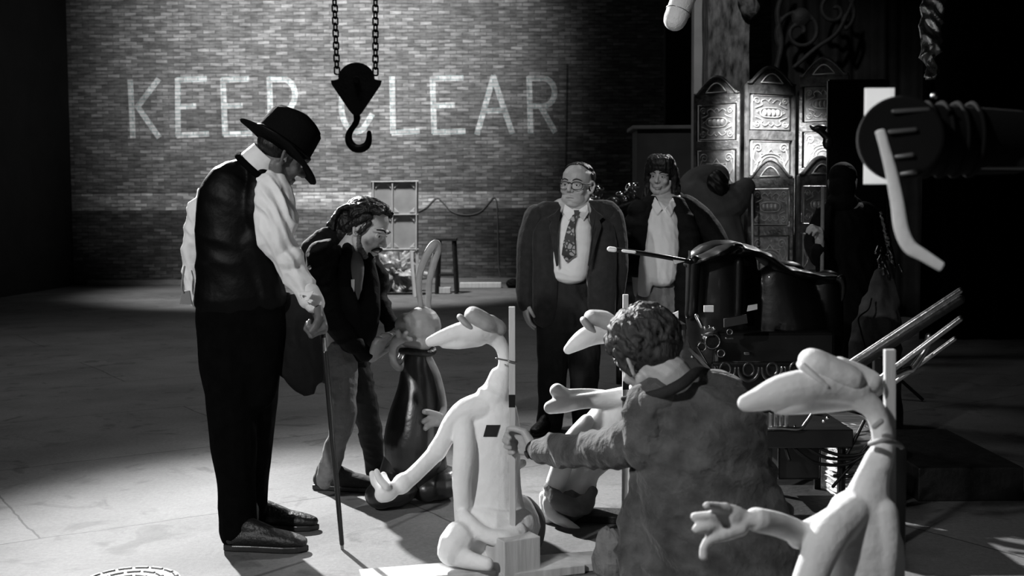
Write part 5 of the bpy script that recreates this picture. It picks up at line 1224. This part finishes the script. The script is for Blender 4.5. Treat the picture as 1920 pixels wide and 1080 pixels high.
    # braces going down to the right
    MB().bar(q(1292, 652, -.42), q(1352, 715, -.5), .018).build('brace', M_blackm, t, .002); MB().bar(q(1306, 650, -.42), q(1330, 690, -.46), .012).build('brace', M_blackm, t, .002)
    # ornate front wheel guard
    Yc = Y - .5; mb = MB()
    for i in range(4):
        cx = 1360 + i * 44
        mb.tube([P(cx + 19 * math.cos(a), 690 + 24 * math.sin(a), Yc) for a in [j * math.pi / 10 for j in range(11)]], .009, n=8)
        mb.tube([P(cx + 10 * math.cos(a), 692 + 12 * math.sin(a), Yc) for a in [j * 6.2832 / 12 for j in range(13)]], .006, n=8)
    o = mb.build('scroll_guard', M_brass, t, 0, True)
machine()

# low black power box with cables
def low_box():
    Y = 5.0; q = lambda x, y, o=0: P(x, y, Y + o)
    a = q(1436, 800); b = q(1583, 800); xm = (a.x + b.x) / 2; zt = q(1500, 806, -.0).z; zb = q(1500, 832).z
    t = thing('equipment_trolley', (xm, Y + .2, 0), 'low black equipment trolley with a bright tray edge, trailing cables', 'trolley')
    MB().box((xm, Y + .2, (zt + zb) / 2), (b.x - a.x + .05, .5, zt - zb + .02)).build('top_box', M_blackm, t, .006)
    MB().box((xm, Y + .25, zb - .09), (b.x - a.x - .15, .3, .18)).build('motor', M_blackm, t, .01)
    for sx in (-1, 1):
        for sy in (0, .4): MB().bar((xm + sx * (b.x - a.x) * .47, Y + sy, zb), (xm + sx * (b.x - a.x) * .47, Y + sy, .0), .03).build('leg', M_blackm, t, .003)
    a = G(1380, 1000)
    MB().box((xm, Y + .2, .05), (.40, .55, .08)).build('deck', M_wood_d, t, .006)
    mb = MB(); mb.tube([q(1432, 805, -.06), q(1460, 802, -.07), q(1498, 804, -.07), q(1512, 792, -.06), q(1528, 768, -.04)], .008, n=8); mb.build('tray_edge', M_steel, t, 0, True)
    for (x, y) in ((1545, 790), (1552, 784), (1490, 800)): MB().ell(q(x, y, -.05), .008, None, 10).build('knob', M_chrome, t, 0, True)
    for i in range(4): MB().box(q(1445 + i * 10, 790, -.02), (.006, .05, .07)).build('fin', M_steel, t, .001)
    # cables
    cb = [[(1482, 830), (1500, 850), (1530, 868), (1570, 872), (1600, 866), (1632, 845)], [(1505, 830), (1530, 850), (1560, 860), (1600, 860), (1625, 852)], [(1520, 830), (1550, 846), (1580, 854), (1612, 852), (1640, 838)],
          [(1470, 830), (1476, 850), (1480, 862)], [(1578, 830), (1578, 880), (1579, 935)], [(1640, 820), (1600, 868), (1562, 912)], [(1620, 790), (1600, 830), (1582, 862)], [(1565, 892), (1590, 893), (1616, 885)]]
    for c in cb:
        o = MB().tube([q(x, y, -.02 - .01 * i) for i, (x, y) in enumerate(c)], .0075, n=8).build('cable', M_cable, t, 0, True)
low_box()

# crumpled newsprint heap behind the right figure
Yn = 5.35
c = P(1608, 800, Yn)
t_ = MB(); 
def paper_stack():
    xm = P(1610, 850, Yn).x; zt = P(1610, 800, Yn).z; w_ = 80 / S(Yn)
    mb = MB(); n = 40; rows = 44; vs = []; fs = []
    for j in range(rows + 1):
        z = zt * j / rows
        for i in range(n):
            a = 6.2832 * i / n; r = 1 + .10 * noise.noise(Vector((math.cos(a) * 2, math.sin(a) * 2, j * .9))) + .05 * math.sin(j * 2.4)
            vs.append((xm + w_ / 2 * math.copysign(abs(math.cos(a)) ** .6, math.cos(a)) * r, Yn + .2 + .2 * math.copysign(abs(math.sin(a)) ** .6, math.sin(a)) * r, z + .01 * noise.noise(Vector((math.cos(a) * 3, math.sin(a) * 3, j * .3)))))
    for j in range(rows):
        for i in range(n): a = j * n + i; b = j * n + (i + 1) % n; fs.append((a, b, b + n, a + n))
    fs.append(tuple(reversed(range(n)))); fs.append(tuple(range(rows * n, rows * n + n)))
    mb.add(vs, fs); o = mb.build('newspaper_bundle', M_paper); tag(recenter(o), 'pale creased bundle of newspapers behind the right foreground figure', 'newspapers')
paper_stack()

# low dark platforms on the floor at right
def plat(x0, x1, y, Y, h, d, lbl):
    a = P(x0, y, Y); b = P(x1, y, Y); o = MB().box(((a.x + b.x) / 2, Y + d / 2, h / 2), (b.x - a.x, d, h)).build('platform', M_wood_d, None, .006); tag(recenter(o), lbl, 'platform'); return o
plat(1722, 1920, 900, 5.5, .16, 1.0, 'low dark platform on the floor at the right edge')

# tubular rails at right (crane arm)
def rails():
    Y = 4.2; q = lambda x, y, o=0: P(x, y, Y + o)
    t = thing('crane_rail', (q(1720, 700).x, Y, 0), 'grey tubular rail frame slanting up at the right behind the post', 'rail')
    for (a, b, r) in (((1592, 682, 0), (1800, 545, -.1), .011), ((1600, 690, .1), (1800, 562, 0), .018), ((1632, 724, 0), (1800, 598, -.1), .011), ((1640, 745, .1), (1790, 635, 0), .008), ((1618, 748, .1), (1655, 722, .1), .010)):
        MB().tube([q(*a), q(*b)], r, n=12).build('tube', M_steel if r < .015 else M_iron, t, 0, True)
    MB().tube([q(1742, 630), q(1735, 655), q(1712, 690), q(1702, 693), q(1680, 703)], .013, n=12).build('handle', M_steel, t, 0, True)
    for (a, b) in (((1692, 690, .1), (1692, 1060, .1)), ((1790, 560, 0), (1800, 1140, 0))):
        p = q(*a); p.y += .3 if a[0] < 1700 else 0; p.x += 0 if a[0] < 1700 else .3; MB().bar(p, (p.x, p.y, 0), .03).build('stand_leg', M_blackm, t, .003)
rails()

# canvas sack with metal fittings
def sack():
    Y = 7.0; q = lambda x, y, o=0: P(x, y, Y + o)
    t = thing('canvas_bundle', (q(1640, 700).x, Y, 0), 'tall grey canvas bundle topped with glinting metal fittings, far right', 'canvas bundle')
    mb = MB(); mb.L([(1665, 500, Y, 16), (1658, 530, Y, 26), (1650, 580, Y, 38), (1642, 640, Y, 48), (1640, 720, Y, 50), (1640, 800, Y, 52)], .7, n=30); mb.organic('canvas', M_canvas, t, .008, 3, (.014, 30, (1, .2, .25)))
    rr = random.Random(4)
    mb = MB(); mb.L([(1652, 400, Y, 3.5), (1660, 430, Y, 5), (1668, 465, Y, 6), (1674, 500, Y, 6)]); mb.organic('metal_rod', M_steel, t, .005, 1, (.006, 120, (0, 0, 1)))
    for i in range(14):
        x = rr.uniform(1642, 1690); y = rr.uniform(460, 505); MB().tube([q(x, y, -.1), q(x + rr.uniform(-8, 8), y + rr.uniform(4, 14), -.12)], rr.uniform(.006, .013), n=8).build('fitting', M_steel, t, 0, True)
    MB().tube([q(1634, 560, -.14), q(1628, 580, -.17), q(1610, 596, -.2), q(1614, 620, -.2), q(1622, 650, -.2)], .005, n=8).build('hanging_cord', M_cable, t, 0, True)
sack()

# black flag between screen and lens + stand
def flag():
    Y = 8.6; q = lambda x, y, o=0: P(x, y, Y + o)
    t = thing('black_flag', (q(1600, 500).x, Y, 0), 'large black rectangular lighting flag masking the right leaf of the folding screen', 'flag')
    a = q(1554, 152); b = q(1660, 480)
    MB().box(((a.x + b.x) / 2, Y, (a.z + b.z) / 2), (b.x - a.x, .02, a.z - b.z)).build('cloth', M_drape, t, .003)
    f = MB(); f.bar((a.x, Y, a.z), (b.x, Y, a.z), .02); f.bar((a.x, Y, a.z), (a.x, Y, b.z), .02); f.bar((b.x, Y, a.z), (b.x, Y, b.z), .02); f.build('frame', M_blackm, t)
    MB().cyl(((a.x + b.x) / 2 + .1, Y + .03, 0), ((a.x + b.x) / 2 + .1, Y + .03, a.z), .016).build('stand_pole', M_blackm, t)
    c = (a.x + b.x) / 2 + .1
    for an in (90, 210, 330): MB().bar((c, Y + .03, .35), (c + .4 * math.cos(R(an)), Y + .03 + .4 * math.sin(R(an)), 0.01), .02).build('leg', M_blackm, t)
    # knob clamp poking into the light on the left edge
    mb = MB(); mb.tube([q(1555, 262), q(1540, 248), q(1524, 240), q(1520, 236)], [.03, .022, .016, .01]); mb.ell(q(1538, 240), (.05, .03, .025)); mb.ell(q(1552, 268), (.04, .03, .05)); mb.organic('clamp', M_blackm, t, .006, 2)
flag()

# studio lamp, very near at right
def lamp():
    Y = 2.15; q = lambda x, y, o=0: P(x, y, Y + o); k = 1 / S(Y)
    c = q(1690, 320)
    t = thing('studio_lamp', (q(1740, 320).x, Y, 0), 'black ribbed studio lamp with pale diffusion square, large and blurred at right', 'lamp')
    # diffusion sheet on the far side, black round housing on the near side
    a0 = q(1622, 165, .14); a1 = q(1675, 345, .14)
    MB().prism([a0, Vector((a1.x, a0.y, a0.z)), a1, Vector((a0.x, a0.y, a1.z))], (0, .003, 0)).build('diffusion_sheet', M_diff, t)
    ax = Vector((-.30, -1, 0)).normalized(); cc = q(1688, 260, .0)
    MB().cyl(cc - ax * .02, cc + ax * .03, 79 * k, 77 * k, 56).build('lens_housing', M_drape, t, .006)
    MB().cyl(q(1700, 262, .04), q(1700, 262, .04) + Vector((.25, .10, 0)), 70 * k, 62 * k, 48).build('barrel', M_drape, t, .008)
    for i in range(4):
        e = q(1735 + i * 28, 262, .05 + i * .012); MB().tube([e + Vector((0, math.cos(a) * 70 * k, math.sin(a) * 70 * k)) for a in [j * .19635 for j in range(33)]], .004, n=8, sm=False).build('cooling_rib', M_drape, t, 0, True)
    for (x, y) in ((1728, 195), (1752, 180), (1718, 243)): MB().ell(q(x, y, -.02), .0065, None, 12).build('bolt', M_steel, t, 0, True)
    for (y, x0, x1) in ((205, 1675, 1740), (243, 1668, 1716), (290, 1680, 1710), (322, 1690, 1716)): MB().tube([q(x0, y + 4, -.03), q(x1, y, -.04)], .004, n=8).build('rod', mat('highlight_rod', .12, .35, metal=.5), t, 0, True)  # thin rods stand for the highlight lines across the lamp
    mb = MB(); pts = [(1650, 246), (1658, 275), (1670, 320), (1682, 380), (1690, 430), (1705, 462), (1730, 478), (1765, 500)]
    mb.tube([q(x, y, -.10) for x, y in pts], [9 * k, 9 * k, 10.5 * k, 12 * k, 13 * k, 13 * k, 11 * k, 9 * k], .35); mb.build('strap', M_strap, t, 0, True)
    x = q(2010, 400).x; MB().cyl((x, Y + .1, 0), (x, Y + .1, q(1700, 260).z), .018).build('stand_pole', M_blackm, t); 
    MB().bar((x, Y + .1, q(1700, 300).z), (q(1730, 300).x, Y + .05, q(1700, 300).z), .03).build('yoke', M_blackm, t, .004)
    for an in (30, 150, 270): MB().bar((x, Y + .1, .5), (x + .3 * math.cos(R(an)), Y + .1 + .3 * math.sin(R(an)), .01), .02).build('leg', M_blackm, t)
lamp()

# foil reflector strip hanging top right
Yf = 6.5
mb = MB(); cc = P(1745, 70, Yf)
mb.L([(1750, -60, Yf, 18), (1748, 10, Yf, 20), (1746, 60, Yf, 20), (1744, 100, Yf, 18), (1746, 142, Yf, 8)], .5, n=24); o = mb.organic('foil_strip', M_foil, None, .010, 1, (.03, 38, (.7, .2, .5))); tag(recenter(o), 'crumpled bright foil hanging at the top right edge', 'foil')

# big rounded sculpted prop behind the long-haired person
def rounded_prop():
    Y = 10.3; q = lambda x, y, o=0: P(x, y, Y + o)
    t = thing('sculpted_prop', (q(1350, 500).x, Y, 0), 'bulky grey rounded prop with a black lump for a shaded hole, in front of the folding screen', 'prop')
    mb = MB(); mb.L([(1300, 345, Y, 26), (1318, 330, Y, 24), (1345, 332, Y, 22)]); mb.L([(1305, 360, Y, 34), (1335, 390, Y, 40), (1375, 375, Y, 32), (1398, 350, Y, 20)]); mb.L([(1340, 400, Y, 46), (1345, 470, Y, 56), (1348, 560, Y, 60), (1348, 640, Y, 60)], .7)
    o = mb.organic('body', M_prop, t, .012, 5, (.012, 12, (1, .3, .5)))
    mb = MB(); mb.ell(q(1346, 346, -.11), (.10, .07, .13)); mb.organic('hollow', M_tape, t, .008, 2, (.01, 40, (1, 0, 1)))  # solid black lump gives the shade inside the hole
    MB().tube([q(1410, 365, -.05), q(1411, 450, -.05), q(1411, 520, -.05)], .009, n=8).build('rod', M_flat_f, t, 0, True)
rounded_prop()

# bright tangle of metal horns behind the suited person's shoulder
def tangle():
    Y = 9.4; q = lambda x, y, o=0: P(x, y, Y + o)
    t = thing('metal_ornament', (q(1160, 400).x, Y, 0), 'tangle of shiny curved metal tubes between the two standing people', 'metal ornament')
    rr = random.Random(8)
    base = [(1112, 352), (1124, 362), (1136, 372), (1118, 378), (1150, 385), (1162, 372), (1178, 368), (1188, 356), (1198, 352), (1140, 392)]
    for i, (x, y) in enumerate(base):
        r = rr.uniform(4, 8) / S(Y); a0 = rr.uniform(0, 6)
        MB().tube([q(x + 12 * math.cos(a0 + j * .5), y + 9 * math.sin(a0 + j * .5), rr.uniform(-.03, .03)) for j in range(6)], [r * .5, r * .8, r, r, r * .8, r * .4], n=12).build('horn', M_chrome if i % 2 else M_brass, t, 0, True)
    mb = MB(); mb.tube([q(1112, 384), q(1150, 390), q(1195, 376)], .03); mb.tube([q(1158, 388), q(1162, 500), (q(1162, 500).x, Y, 0)], .03); mb.build('stem', M_iron, t, 0, True)
tangle()

# dark debris near the foot of the central post
c = G(1130, 1050); o = crumple('folded_mat', (c.x + .16, 4.66, .035), (.15, .12, .035), M_blackc, .25, 5, 32); tag(recenter(o), 'black folded cloth on the floor beside the central post base', 'cloth')
o = crumple('cloth_ball', (P(1141, 1000, 4.3).x, 4.22, .115), (.065, .07, .115), M_denim, .22, 12, 28, 2); tag(recenter(o), 'pale rounded cloth bundle at the kneeling person\'s left hem', 'cloth')
